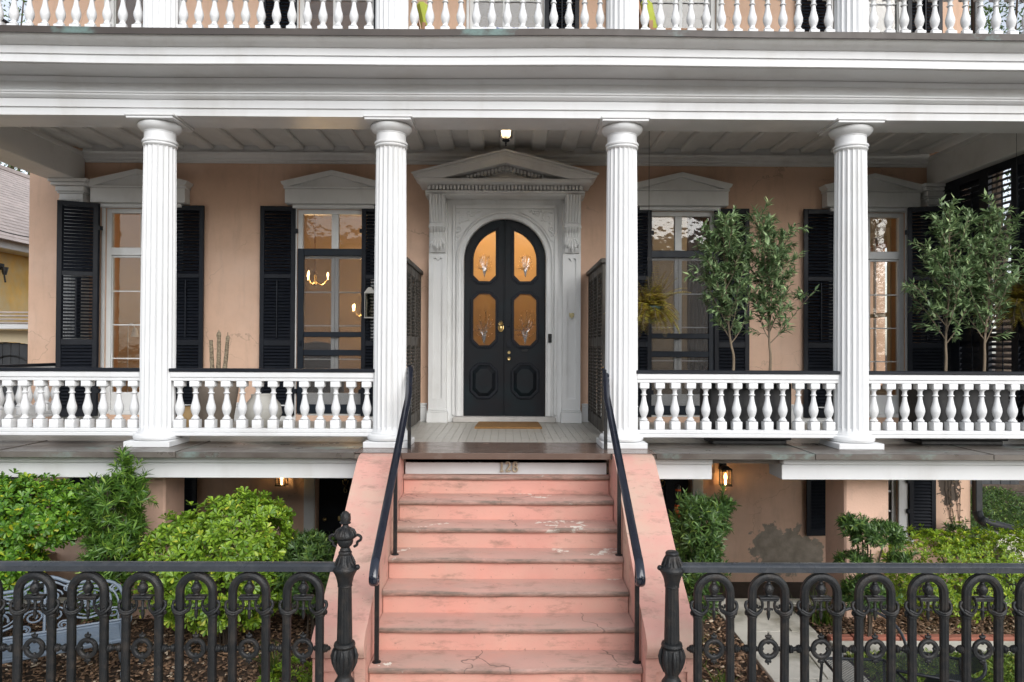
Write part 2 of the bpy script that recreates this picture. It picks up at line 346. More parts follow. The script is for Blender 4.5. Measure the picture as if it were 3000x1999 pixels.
def inst(src, c, parent, rot=None, scale=None):
    o = src.copy(); COL.objects.link(o); place(o, c, parent)
    if rot is not None: o.rotation_euler = rot
    if scale is not None: o.scale = scale
    return o
def tag(o, label, cat, group=None, kind=None):
    if label: o['label'] = label
    if cat: o['category'] = cat
    if group: o['group'] = group
    if kind: o['kind'] = kind
    return o
def thing(name, label, cat, loc=(0, 0, 0), group=None, rz=0, local=False):
    o = bpy.data.objects.new(name, None); COL.objects.link(o); o.location = loc; o.rotation_euler = (0, 0, rz); o.empty_display_size = .1
    WLOC[o.name] = Vector((0, 0, 0)) if (rz or local) else Vector(loc); return tag(o, label, cat, group)
def struct(o): o['kind'] = 'structure'; return o
def arc(cx, cz, r, a0, a1, n): return [(cx+r*math.cos(R(a0+(a1-a0)*i/n)), cz+r*math.sin(R(a0+(a1-a0)*i/n))) for i in range(n+1)]
def mirror(pts, cx): return [(2*cx-x, z) for x, z in reversed(pts)]
def smoothline(pts, n=6):
    """Catmull-Rom through 3-D points"""
    P_ = [Vector(p) for p in pts]; out = []
    for i in range(len(P_)-1):
        a, b, c, d = P_[max(i-1, 0)], P_[i], P_[i+1], P_[min(i+2, len(P_)-1)]
        for k in range(n):
            t = k/n; out.append(.5*((2*b)+(c-a)*t+(2*a-5*b+4*c-d)*t*t+(3*b-a-3*c+d)*t*t*t))
    return out+[P_[-1]]

# ================================================================= THE SETTING
def grid_holes(m, x0, x1, z0, z1, holes, plane, flip=False):
    """rectangles of a sheet with rectangular holes; plane(a, b) gives a 3-D point"""
    xs = sorted({x0, x1, *[v for h in holes for v in h[:2]]}); zs = sorted({z0, z1, *[v for h in holes for v in h[2:]]})
    inside = lambda x, z: any(h[0] < x < h[1] and h[2] < z < h[3] for h in holes)
    for i in range(len(xs)-1):
        for j in range(len(zs)-1):
            if inside((xs[i]+xs[i+1])/2, (zs[j]+zs[j+1])/2): continue
            q = [plane(xs[i], zs[j]), plane(xs[i+1], zs[j]), plane(xs[i+1], zs[j+1]), plane(xs[i], zs[j+1])]
            m.add(q[::-1] if flip else q, [(0, 1, 2, 3)])
g = M(); grid_holes(g, -400, 400, -400, 400, [(-6.4, 6.6, 8.22, 15.4)], lambda a, b: (a, b, -.03)); struct(g.obj('ground', 'soil', smooth=0))
g = M(); g.box(-6.4, 6.6, 8.22, 10.7, -.50, -.43); struct(g.obj('areaway_floor', 'dark_tile', smooth=0))
g = M(); g.box(-6.4, 6.6, 8.06, 8.22, -.5, .03, .01); struct(g.obj('areaway_kerb', 'stone'))
g = M(); g.box(-40, 40, .6, 4.86, -.12, -.005, .01); struct(g.obj('sidewalk', 'concrete'))
g = M(); g.box(-40, 40, .45, .6, -.2, .0, .02); struct(g.obj('street_kerb', 'stone'))
g = M(); g.box(-60, 60, -9, .45, -.3, -.13); struct(g.obj('street', 'bounce_concrete', smooth=0))
def bed(name, x0, x1, y0, y1, mat, h=.0, n=40):
    xs = np.linspace(x0, x1, n); ys = np.linspace(y0, y1, n); v = []; 
    for y in ys:
        for x in xs: v.append((x, y, h+.02*math.sin(3.1*x+1.7*y)*math.sin(2.3*y-x)+.008*math.sin(11*x)*math.sin(9*y)))
    f = [(j*n+i, j*n+i+1, (j+1)*n+i+1, (j+1)*n+i) for j in range(n-1) for i in range(n-1)]
    return struct(mk(name, v, f, mat))
bed('garden_bed', -6.6, -1.46, 5.05, 8.06, 'soil'); bed('garden_bed', 1.46, 2.32, 5.05, 8.06, 'soil'); bed('garden_bed', 3.14, 6.9, 7.14, 8.06, 'soil')
bed('lawn_soil', 3.14, 7.2, 5.05, 6.74, 'soil', -.01)
bed('side_yard', 6.75, 11, 8.3, 14.5, 'soil', .10)
# flagged path: separate slabs
path = M(); path.box(2.30, 3.16, 5.05, 8.06, -.06, .008).box(3.16, 7.0, 6.74, 7.0, -.06, .008); path = struct(path.obj('path', 'soil', smooth=0))
def slab(poly, z1=.045):
    m = M(); cx = sum(p[0] for p in poly)/len(poly); cy = sum(p[1] for p in poly)/len(poly)
    q = [(cx+(x-cx)*.975, cy+(y-cy)*.985) for x, y in poly]; m.prism(q, 'z', -.02, z1-.006); q2 = [(cx+(x-cx)*.955, cy+(y-cy)*.97) for x, y in poly]
    n = len(q); k = len(m.v); m.add([(x, y, z1-.006) for x, y in q]+[(x, y, z1) for x, y in q2], [(i, (i+1) % n, (i+1) % n+n, i+n) for i in range(n)]+[tuple(range(n, 2*n))])
    m.obj('paving_slab', 'stone', path, 30)
rows = [5.06, 5.62, 6.18, 6.72, 7.22, 7.66, 8.05]
for i in range(len(rows)-1):
    a, b = rows[i], rows[i+1]; k = [2.86, 2.64, 2.80, 2.60, 2.9, 2.7][i]; j = random.uniform(-.04, .04)
    slab([(2.31, a), (k, a+j), (k+.05, b), (2.31, b-j*.5)]); slab([(k, a+j), (3.15, a), (3.15, b), (k+.05, b)])
x = 3.17
while x < 6.9:
    w = random.uniform(.5, .72); slab([(x, 6.75), (x+w, 6.75), (x+w+.03, 6.99), (x, 6.99)]); x += w
m = M(); m.box(-.11, .11, -.045, .045, -.03, .05, .006); eb = None
edging = struct(M().box(3.2, 7.0, 7.02, 7.12, -.06, .0).obj('bed_edging', 'soil', smooth=0))
for i in range(16):
    c = (3.32+.232*i, 7.07, .012)
    if eb is None: eb = m.obj('brick', 'brick', edging, origin=(0, 0, 0)); eb.location = Vector(c)-WLOC[edging.name]
    else: inst(eb, c, edging, (0, random.uniform(-.04, .04), random.uniform(-.05, .05)))

# ================================================================= THE HOUSE
H = thing('porch_house', 'peach stucco house with two-storey white columned porch and black shutters', 'house', (0, 10.2, 0))
YW = 10.2; CX = -.03
WX = [-5.215, -2.48, 2.465, 5.195]                   # window axes
COLX = [-6.26, -3.763, -1.265, 1.24, 3.735, 6.24]    # column axes
FLO = 1.85; DECK = 6.10
holes = [(c-.53, c+.53, 1.94, 4.88) for c in WX]+[(-.8, .74, 1.86, 4.9)]+[(c-.53, c+.53, 6.22, 9.1) for c in WX+[CX]]
holes += [(-2.72, -1.94, -.43, 1.5), (1.87, 2.65, -.43, 1.5), (-5.72, -4.74, .24, 1.4), (4.74, 5.62, .24, 1.4)]
m = M(); grid_holes(m, -6.84, 6.67, -.45, 9.9, holes, lambda a, b: (a, YW, b)); grid_holes(m, -6.84, 6.67, -.45, 9.9, holes, lambda a, b: (a, YW+.35, b), True)
for h in holes:
    a, b, c, d = h; y0, y1 = YW, YW+.35
    m.add([(a, y0, c), (a, y1, c), (a, y1, d), (a, y0, d)], [(0, 1, 2, 3)]); m.add([(b, y0, c), (b, y1, c), (b, y1, d), (b, y0, d)], [(3, 2, 1, 0)])
    m.add([(a, y0, d), (b, y0, d), (b, y1, d), (a, y1, d)], [(3, 2, 1, 0)]); m.add([(a, y0, c), (b, y0, c), (b, y1, c), (a, y1, c)], [(0, 1, 2, 3)])
m.obj('wall', 'stucco', H, 0)
m = M(); m.box(-6.84, -6.5, 10.55, 15.5, -.45, 9.9); m.obj('side_wall', 'stucco', H, 0)
m = M(); hz = [(11.6, 12.5, 2.3, 4.7)]
for X in (6.34, 6.67): grid_holes(m, 10.55, 15.5, -.45, 9.9, hz, lambda a, b, X=X: (X, a, b), X == 6.34)
for a in (11.6, 12.5): m.add([(6.34, a, 2.3), (6.67, a, 2.3), (6.67, a, 4.7), (6.34, a, 4.7)], [(0, 1, 2, 3)])
for b in (2.3, 4.7): m.add([(6.34, 11.6, b), (6.67, 11.6, b), (6.67, 12.5, b), (6.34, 12.5, b)], [(0, 1, 2, 3)])
m.obj('side_wall', 'stucco', H, 0)
M().box(-6.5, 6.34, 15.15, 15.5, -.45, 9.9).obj('back_wall', 'stucco', H, 0)
def room(x0, x1, z0, z1, y1, mat='room_wall', rhole=None, floor='room_wood'):
    m = M(); t = .04; y0 = 10.56
    m.box(x0, x1, y1, y1+t, z0, z1).box(x0-t, x0, y0, y1+t, z0, z1).box(x0-t, x1+t, y0, y1+t, z1, z1+t)
    if rhole:
        grid_holes(m, y0, y1, z0, z1, [rhole], lambda a, b: (x1, a, b))
    else: m.box(x1, x1+t, y0, y1+t, z0, z1)
    m.obj('interior_wall', mat, H, 0); M().box(x0-t, x1+t, y0, y1+t, z0-t, z0).obj('interior_floor', floor, H, 0)
room(-6.42, -1.28, 1.95, 5.6, 14.9); room(-1.15, 1.10, 1.95, 5.6, 14.9); room(1.24, 6.28, 1.95, 5.6, 14.9, mat='room_pale', rhole=(11.6, 12.5, 2.3, 4.7))
room(-6.42, 6.28, 6.25, 9.7, 14.5); room(4.3, 6.2, -.4, 1.7, 12.5); room(-6.2, -4.3, -.4, 1.7, 12.5)
m = M()
for a, b in ((11.5, 11.6), (12.5, 12.6)): m.box(6.22, 6.27, a, b, 2.2, 4.8)
m.box(6.22, 6.27, 11.5, 12.6, 4.8, 4.9).box(6.20, 6.28, 11.45, 12.65, 2.14, 2.2).box(6.24, 6.27, 11.6, 12.5, 3.45, 3.52).box(6.24, 6.27, 12.03, 12.07, 2.2, 4.8); m.obj('interior_casing', 'white', H, 0)

# --- porch structure -------------------------------------------------------
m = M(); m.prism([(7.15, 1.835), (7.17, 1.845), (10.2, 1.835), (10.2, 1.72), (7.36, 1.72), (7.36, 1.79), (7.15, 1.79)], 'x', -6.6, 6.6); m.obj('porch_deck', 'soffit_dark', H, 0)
pk = M(); pk.box(-.0435, .0435, -1.12, 1.12, -.012, .0, .002); pk0 = None
n = int(12.9/.09)
for i in range(n):
    c = (-6.4+.09*i+.045, 9.07, 1.851+random.uniform(-.0005, .0005))
    if pk0 is None: pk0 = pk.obj('floor_plank', 'porch_plank', H, origin=(0, 0, 0)); place(pk0, c, H)
    else: inst(pk0, c, H)
x = -6.5; k = 0
for x0, x1 in [(-6.6, -5.1), (-5.1, -3.3), (-3.3, -1.52), (1.5, 3.1), (3.1, 4.9), (4.9, 6.6)]:
    s_ = M(); s_.box(x0+.003, x1-.003, 7.13, 7.95, 1.846, 1.852, .002).box(x0+.003, x1-.003, 7.125, 7.145, 1.795, 1.852, .003); s_.box(x1-.012, x1+.002, 7.13, 7.95, 1.851, 1.860, .003)
    s_.obj('copper_flashing', 'copper_sheet', H)
s_ = M(); s_.box(-1.52, 1.5, 7.13, 7.95, 1.846, 1.852, .002).box(-1.05, 1.04, 7.115, 7.16, 1.79, 1.853, .004); s_.obj('porch_threshold', 'floor_edge', H)
# fascia beams below the porch floor
for x0, x1 in [(-6.6, -1.45), (1.45, 2.11), (2.83, 6.6)]:
    s_ = M(); s_.box(x0, x1, 7.30, 7.66, 1.565, 1.72, .004).box(x0, x1, 7.27, 7.66, 1.722, 1.79, .008); s_.obj('fascia_beam', 'white', H)
M().box(2.112, 2.828, 7.42, 7.66, 1.722, 1.79, .004).obj('fascia_beam', 'white', H)
# piers
for cx in (-3.88, 3.87, -6.3, 6.35):
    s_ = M(); s_.box(cx-.24, cx+.24, 7.62, 8.10, -.02, 1.56, .02); s_.obj('pier', 'pier_stucco', H)
# columns (shaft > base, capital)
def column(cx, z0, z1, y=7.7, proto=[None, None, None, None]):
    if proto[0] is None:
        zb, zt = FLO+.15, 5.08; nf = 20; nn = nf*6
        m = M(); vs = []; lv = [(zb, 0), (zb+.03, 0), (zb+.06, 1), (zb+1.0, 1), (zb+2.0, 1), (zt-.06, 1), (zt-.035, .9), (zt-.02, 0), (zt, 0)]
        for z, fl in lv:
            t = (z-zb)/(zt-zb); r = .178-.020*t+.006*math.sin(math.pi*t*.8)
            if z == zb: r += .012
            for i in range(nn):
                ph = (i % 6)/6; d = math.sin(math.pi*ph)**.7*.020*fl if i % 6 else 0; a = 2*math.pi*i/nn
                vs.append(((r-d)*math.cos(a), (r-d)*math.sin(a), z))
        fs = [(j*nn+i, j*nn+(i+1) % nn, (j+1)*nn+(i+1) % nn, (j+1)*nn+i) for j in range(len(lv)-1) for i in range(nn)]
        m.add(vs, fs); sh = m.obj('column', 'white', H, 28, origin=(0, 0, FLO)); proto[0] = sh
        b = M(); b.box(-.24, .24, -.24, .24, FLO, FLO+.062, .006); b.obj('plinth', 'white', sh, origin=(0, 0, FLO)); 
        b = M(); b.lathe([(.2, FLO+.062), (.226, FLO+.068), (.237, FLO+.085), (.238, FLO+.10), (.228, FLO+.122), (.205, FLO+.132), (.198, FLO+.138), (.196, FLO+.15), (.185, FLO+.155)], n=40); b.obj('column_base', 'white', sh, 40, origin=(0, 0, FLO))
        b = M(); b.lathe([(.155, 5.05), (.165, 5.055), (.172, 5.062), (.176, 5.07), (.172, 5.078), (.166, 5.082), (.166, 5.088), (.178, 5.093), (.182, 5.105), (.178, 5.117), (.160, 5.122), (.158, 5.20), (.163, 5.204), (.163, 5.212), (.172, 5.216), (.20, 5.235), (.218, 5.26), (.222, 5.28), (.212, 5.298), (.2, 5.302)], n=40)
        b.box(-.245, .245, -.245, .245, 5.302, 5.326, .003).box(-.258, .258, -.258, .258, 5.326, 5.352, .005); b.obj('capital', 'white', sh, 40, origin=(0, 0, FLO))
        place(sh, (cx, y, z0), H)
        for ch in sh.children: ch.location = (0, 0, 0); WLOC[ch.name] = WLOC[sh.name]
        return sh
    o = inst(proto[0], (cx, y, z0), H)
    for ch in list(proto[0].children):
        c = ch.copy(); COL.objects.link(c); c.parent = o; c.location = (0, 0, 0)
    return o
for cx in COLX: column(cx, FLO, 0)
for cx in COLX: column(cx, DECK, 0)
# balustrades (rail > baluster)
BP = [(.020, .0), (.042, .005), (.045, .014), (.038, .02), (.030, .032), (.026, .04), (.030, .052), (.040, .075), (.048, .105), (.0495, .125), (.046, .15), (.036, .185), (.027, .225), (.022, .265), (.021, .275), (.031, .279), (.034, .285), (.031, .291), (.023, .296), (.023, .325), (.028, .338), (.038, .346), (.040, .352)]
bal0 = None
def balustrade(p0, p1, z, nb, tag_=''):
    """p0, p1: ends in plan"""
    global bal0
    d = Vector((p1[0]-p0[0], p1[1]-p0[1])); L = d.length; along_x = abs(d.x) > abs(d.y)
    def bx(m, a, b, hw, za, zb, c):
        if along_x: m.box(p0[0]+a, p0[0]+b, p0[1]-hw, p0[1]+hw, z+za, z+zb, c)
        else: m.box(p0[0]-hw, p0[0]+hw, p0[1]+a, p0[1]+b, z+za, z+zb, c)
    m = M(); bx(m, 0, L, .052, .688, .722, .004); bx(m, 0, L, .060, .724, .785, .006); bx(m, 0, L, .066, .100, .138, .006); bx(m, 0, L, .058, .139, .180, .006)
    o = m.obj('balustrade', 'white', H)
    m = M(); bx(m, -.01 if along_x else 0, L+(.01 if along_x else 0), .072, .786, .822, .006); m.obj('handrail_cap', 'black_paint', o)
    for i in range(nb):
        t = L*(i+.5)/nb; c = (p0[0]+d.x/L*t, p0[1]+d.y/L*t, z+.180)
        if bal0 is None:
            b = M(); b.box(-.050, .050, -.050, .050, 0, .092, .005); b.lathe([(r, h+.092) for r, h in BP], n=16); b.box(-.050, .050, -.050, .050, .445, .507, .005)
            bal0 = b.obj('baluster', 'white', o, 45, origin=(0, 0, 0)); place(bal0, c, o)
        else: inst(bal0, c, o, (0, 0, random.uniform(-.03, .03)))
for z in (FLO, DECK):
    for a, b, nb in [(0, 1, 13), (1, 2, 13), (3, 4, 13), (4, 5, 13)]+([(2, 3, 13)] if z == DECK else []):
        balustrade((COLX[a]+.16, 7.69), (COLX[b]-.16, 7.69), z, nb)
    balustrade((-6.26, 7.87), (-6.26, 9.98), z, 12)
# entablature
def band(name, prof, mat='white', x0=-6.62, x1=6.62, nseg=60):
    """profile (y, z) swept along x with the slight sag of old timber"""
    vs = []; k = len(prof); sag = lambda x: .008*math.sin(x*.8+.6)+.003*math.sin(x*2.1)
    for i in range(nseg+1):
        x = x0+(x1-x0)*i/nseg
        for y, z in prof: vs.append((x, y+.004*math.sin(x*1.3+z*9), z+sag(x)*min(1, max(0, (z-5.34)/.4))))
    fs = [(i*k+j, (i+1)*k+j, (i+1)*k+(j+1) % k, i*k+(j+1) % k) for i in range(nseg) for j in range(k)]
    fs += [tuple(range(k)), tuple(range(nseg*k+k-1, nseg*k-1, -1))]
    return mk(name, vs, fs, mat, H, 25)
band('architrave', [(7.525, 5.348), (7.525, 5.428), (7.505, 5.43), (7.505, 5.516), (7.95, 5.516), (7.95, 5.348)])
band('architrave_moulding', [(7.49, 5.518), (7.47, 5.530), (7.455, 5.545), (7.455, 5.562), (7.44, 5.565), (7.44, 5.58), (7.52, 5.582), (7.9, 5.582), (7.9, 5.518)])
band('frieze', [(7.53, 5.584), (7.53, 5.70), (7.50, 5.715), (7.47, 5.74), (7.9, 5.74), (7.9, 5.584)])
band('cornice', [(7.10, 5.742), (7.10, 5.812), (7.11, 5.814), (7.11, 5.824), (7.09, 5.826), (7.085, 5.90), (7.9, 5.90), (7.9, 5.745), (7.16, 5.745), (7.15, 5.752), (7.12, 5.752), (7.12, 5.742)])
band('cornice_cyma', [(7.085, 5.902), (7.06, 5.905), (7.02, 5.918), (6.98, 5.938), (6.955, 5.965), (6.955, 5.985), (7.6, 5.985), (7.6, 5.902)], 'white_trim')
band('copper_edge', [(6.93, 5.962), (6.925, 6.022), (6.95, 6.034), (7.35, 6.098), (10.2, 6.10), (10.2, 5.99), (6.95, 5.99), (6.945, 5.962)], 'copper_dark')
for s_, x0, x1 in ((-1, -6.47, -6.04), (1, 6.03, 6.46)):
    m = M(); m.box(x0, x1, 7.96, 10.18, 5.25, 5.62, .01); xi = x1 if s_ < 0 else x0
    m.box(xi-.03 if s_ > 0 else xi, xi if s_ > 0 else xi+.03, 7.96, 10.18, 5.60, 5.66, .006); m.obj('end_beam', 'white_ceiling', H)
# ceiling boards and joists
M().box(-6.6, 6.6, 7.9, 10.2, 5.765, 5.80).obj('porch_ceiling', 'white_ceiling', H, 0)
jm = M(); jm.prism([(-.105, 0), (-.105, -.035), (-.085, -.055), (.085, -.055), (.105, -.035), (.105, 0)], 'y', -1.06, 1.06); j0 = None
for i in range(29):
    c = (-5.98+.427*i, 9.02, 5.764)
    if j0 is None: j0 = jm.obj('ceiling_joist', 'white_ceiling', H, origin=(0, 0, 0)); place(j0, c, H)
    else: inst(j0, c, H)
m = M(); m.prism([(10.2, 5.535), (10.16, 5.535), (10.155, 5.56), (10.12, 5.575), (10.115, 5.60), (10.07, 5.63), (10.06, 5.665), (10.2, 5.665)], 'x', -6.03, 6.03); m.obj('wall_cornice', 'white_trim', H, 25)
M().box(-6.03, 6.03, 10.1, 10.19, 5.668, 5.764).obj('wall_frieze', 'white', H, 0)
# skirting along the wall
for x0, x1 in [(-4.6, -3.08), (-1.9, -1.14), (1.07, 1.88), (3.05, 4.6), (-5.98, -5.8), (5.78, 5.98)]:
    m = M(); m.box(x0, x1, 10.15, 10.199, 1.852, 2.05, .004).box(x0, x1, 10.14, 10.199, 2.052, 2.085, .006).box(x0, x1, 10.16, 10.199, 2.087, 2.115, .006); m.obj('skirting', 'white_trim', H)
# pilasters where the porch ends meet the wall
for cx in (-6.135, 6.12):
    m = M(); w = .16; prof = [(cx-w, 10.02)]; nfl = 6
    for i in range(nfl):
        a = cx-w+.025+(2*w-.05)*i/nfl; b = a+(2*w-.05)/nfl
        prof += [(a+.006, 10.02), (a+.012, 10.034), ((a+b)/2, 10.040), (b-.012, 10.034), (b-.006, 10.02)]
    prof += [(cx+w, 10.02), (cx+w, 10.198), (cx-w, 10.198)]; m.prism(prof, 'z', 1.85, 4.96)
    o = m.obj('pilaster', 'white_trim', H, 25)
    m = M(); m.box(cx-.17, cx+.17, 10.005, 10.199, 4.962, 4.985, .004).box(cx-.165, cx+.165, 10.012, 10.199, 4.987, 5.05, .003).box(cx-.185, cx+.185, 9.99, 10.199, 5.052, 5.075, .006).box(cx-.2, cx+.2, 9.97, 10.199, 5.077, 5.15, .01).box(cx-.245, cx+.245, 9.93, 10.199, 5.152, 5.20, .012).box(cx-.27, cx+.27, 9.91, 10.199, 5.202, 5.248, .006); m.obj('capital', 'white_trim', o)
# upper porch cover (above the picture)
M().box(-6.6, 6.6, 7.45, 7.95, 9.60, 10.1, .01).obj('upper_entablature', 'white', H)
M().box(-6.9, 6.9, 6.9, 15.6, 10.102, 10.25).obj('roof', 'shingle', H, 0)
M().box(-6.5, 6.5, 7.95, 10.2, 9.95, 10.1).obj('upper_porch_ceiling', 'white_ceiling', H, 0)

# --- windows (frame > panes) ------------------------------------------------
def pane(x0, x1, z0, z1, y, parent, mat='glass', name='pane'):
    m = M(); m.box(x0, x1, y, y+.005, z0, z1); return m.obj(name, mat, parent, 0)
def tall_window(cx, z, top, trans=True):
    """french window from the floor with a two-light transom; z is the sill, top the head"""
    m = M(); y0, y1 = 10.215, 10.30; h = .53
    m.box(cx-h+.001, cx-h+.07, y0, y1, z, top-.001, .004).box(cx+h-.07, cx+h-.001, y0, y1, z, top-.001, .004).box(cx-h+.071, cx+h-.071, y0, y1, top-.065, top-.001, .004)
    tz0, tz1 = top-.56, top-.67                        # transom bar
    m.box(cx-h+.071, cx+h-.071, y0-.012, y1, tz1, tz0, .006).box(cx-.05, cx+.05, y0+.01, y1, tz0+.001, top-.066, .004)
    b = z+.31                                           # bottom panel
    for s in (-1, 1):
        xo, xi = cx+s*(h-.072), cx+s*.003; a, c = min(xo, xi), max(xo, xi)
        m.box(a, c, y0+.025, y1-.01, z+.05, b, .004)
        st = [(a, a+.05), (c-.05, c)]
        if s < 0: st[0] = (a, a+.012)
        else: st[1] = (c-.012, c)
        for q in st: m.box(q[0], q[1], y0+.02, y1-.01, b+.001, tz1-.002, .003)
        m.box(st[0][1]+.001, st[1][0]-.001, y0+.02, y1-.01, tz1-.03, tz1-.002, .003)
        hh = (tz1-.031-b)/4
        for k in range(1, 4): m.box(st[0][1]+.001, st[1][0]-.001, y0+.03, y1-.02, b+hh*k-.008, b+hh*k+.008, .002)
    m.box(cx-h+.071, cx+h-.071, y0-.02, 10.45, z-.012, z+.049, .006)
    o = m.obj('window', 'white_trim', H)
    for s in (-1, 1):
        a, c = sorted((cx+s*.05, cx+s*(h-.07))); pane(a, c, tz0, top-.066, 10.265, o)
        a, c = sorted((cx+s*.05, cx+s*(h-.075)))
        for k in range(4): pane(a, c, b+hh*k+.008*(k > 0), b+hh*(k+1)-(.008 if k < 3 else 0), 10.262, o)
    return o
def hood(cx):
    """shallow pediment over a window"""
    y = 9.99; m = M(); m.box(cx-.665, cx+.665, 10.03, 10.199, 4.935, 5.14, .004).box(cx-.58, cx+.58, 10.11, 10.199, 4.885, 4.934, .006)
    m.prism([(cx-.66, 5.165), (cx+.66, 5.165), (cx+.62, 5.19), (cx, 5.345), (cx-.62, 5.19)], 'y', 10.045, 10.199)
    o = m.obj('window_hood', 'white_trim', H)
    m = M(); prof = [(10.04, 5.142), (10.02, 5.15), (10.01, 5.166), (10.19, 5.166), (10.19, 5.142)]; m.prism(prof, 'x', cx-.68, cx+.68)
    for s in (-1, 1):
        q = [(cx, 5.40), (cx+s*.715, 5.235), (cx+s*.70, 5.20), (cx+s*.665, 5.167), (cx+s*.60, 5.167), (cx, 5.335)]
        if s > 0: q = q[::-1]
        m.prism(q, 'y', y, 10.198 if s > 0 else 10.197)
    m.obj('hood_moulding', 'white_trim', o, 25)
def casing(cx, z, top):
    m = M()
    for s in (-1, 1): a, b = sorted((cx+s*.532, cx+s*.575)); m.box(a, b, 10.165, 10.199, z, top+.02, .005)
    m.box(cx-.531, cx+.531, 10.165, 10.199, top+.001, top+.04, .005); m.obj('window_casing', 'white_trim', H)
for cx in WX:
    tall_window(cx, 1.94, 4.88); hood(cx); casing(cx, 1.852, 4.88)
for cx in WX+[CX]:
    tall_window(cx, 6.22, 9.1); casing(cx, 6.12, 9.1)
# --- louvred shutters (frame > louvers) -------------------------------------
LOUV = {}
def louver(parent, c, w, rot, individually, bag, tilt=-38, key='louver', d=.054):
    if individually:
        k = (round(w, 3), tilt, key, d)
        if k not in LOUV:
            m = M(); m.box(-w/2, w/2, -d/2, d/2, -.0035, .0035); LOUV[k] = m.obj(key, MAT_L, parent, 0, origin=(0, 0, 0)); o = LOUV[k]; place(o, c, parent)
        else: o = inst(LOUV[k], c, parent)
        o.rotation_euler = (R(tilt+random.uniform(-2, 2)), 0, rot)
    else: bag.append((c, w, rot, tilt, d))
def bag_obj(bag, parent, mat):
    m = M()
    for c, w, rot, tilt, d in bag:
        k = len(m.v); m.box(-w/2, w/2, -d/2, d/2, -.0035, .0035); mx = Matrix.Translation(c) @ Matrix.Rotation(rot, 4, 'Z') @ Matrix.Rotation(R(tilt), 4, 'X'); m.xf(lambda p: mx @ p, k)
    o = m.obj('louvers', mat, parent, 0); o['kind'] = 'stuff'
def shutter(hx, side, z0, z1, ang=0, indiv=False, mid=True, w=.495, y=10.155, mat='black_paint', openmid=54):
    """hinged at hx, opening outward to `side`; ang turns the free edge toward the street"""
    global MAT_L; MAT_L = mat
    dx, dy = side*math.cos(R(ang)), -math.sin(R(ang)); rot = math.atan2(dy, dx) if side > 0 else math.atan2(-dy, -dx)
    P3 = lambda t, z: (hx+dx*t, y+dy*t, z)
    def bar(m, t0, t1, za, zb, th=.018, c=.003):
        k = len(m.v); m.box(t0, t1, -th, th, za, zb, c); m.xf(lambda p: Vector((hx+dx*p.x-dy*side*p.y*side, y+dy*p.x+p.y*abs(dx), p.z)), k)
    m = M(); st = .062; H_ = z1-z0
    r = [z0, z0+.12, z0+.345*H_-.035, z0+.345*H_+.045, z0+.665*H_-.03, z0+.665*H_+.03, z1-.07, z1] if mid else [z0, z0+.09, z1-.07, z1]
    bar(m, 0, st, z0, z1); bar(m, w-st, w, z0, z1)
    for i in range(0, len(r), 2): bar(m, st, w-st, r[i], r[i+1], .016)
    if mid: bar(m, w/2-.009, w/2+.009, r[3]+.03, r[4]-.03, .034, .002)
    for k, zz in enumerate((z0+.35, z1-.35)): bar(m, -.03, .04, zz-.03, zz+.03, .024, .002)
    o = m.obj('shutter', mat, H); bag = []
    for i in range(1, len(r)-1, 2):
        n = max(2, int((r[i+1]-r[i])/.046)); p = (r[i+1]-r[i])/n
        for k in range(n): louver(o, Vector(P3(w/2, r[i]+p*(k+.5))), w-2*st, rot, indiv, bag, openmid if (i == 3 and mid) else 50)
    if bag: bag_obj(bag, o, mat)
    return o
S0, S1 = 1.93, 4.915
shutter(WX[0]-.515, -1, S0, S1, 22, True, openmid=24, y=10.00)
shutter(WX[0]+.40, 1, S0, S1, 2, True)
shutter(WX[1]-.545, -1, S0, S1, 2, True)
shutter(WX[1]+.40, 1, S0, S1, 2, False, openmid=24)
shutter(WX[2]-.40, -1, S0, S1, 2, False)
shutter(WX[2]+.50, 1, S0, S1, 2, True)
shutter(WX[3]-.46, -1, S0, S1, 2, True, openmid=40)
shutter(WX[3]+.46, 1, S0, S1, 20, False, openmid=40, y=10.0)
for hx, sd in ((WX[1]-.55, -1), (WX[1]+.55, 1), (CX+.55, 1), (WX[3]-.55, -1), (WX[3]+.55, 1), (WX[2]-.55, -1)): shutter(hx, sd, 6.2, 9.1, 2)
shutter(-5.75, -1, .25, 1.38, 3, mid=False, w=.44); shutter(-4.83, 1, .25, 1.38, 3, mid=False, w=.44); shutter(4.71, -1, .25, 1.38, 3, mid=False, w=.43); shutter(5.76, 1, .25, 1.38, 3, mid=False, w=.37)
# --- black screen doors in the two middle windows ----------------------------
for cx in (WX[1], WX[2]):
    m = M(); h = .515; y0, y1 = 10.165, 10.205; z0, z1 = 1.96, 4.315
    m.box(cx-h, cx-h+.09, y0, y1, z0, z1, .005).box(cx+h-.09, cx+h, y0, y1, z0, z1, .005).box(cx-h+.091, cx+h-.091, y0, y1, z1-.10, z1, .005)
    for a, b in ((3.05, 3.125), (2.785, 2.87), (z0, z0+.13)): m.box(cx-h+.091, cx+h-.091, y0, y1, a, b, .005)
    m.box(cx-h+.03, cx-h+.06, y0-.03, y0, 2.93, 3.0, .004); o = m.obj('screen_door', 'navy_paint', H)
    for a, b in ((z0+.13, 2.785), (2.87, 3.05), (3.125, z1-.10)): pane(cx-h+.09, cx+h-.09, a, b, 10.185, o, 'insect_screen', 'screen_mesh')

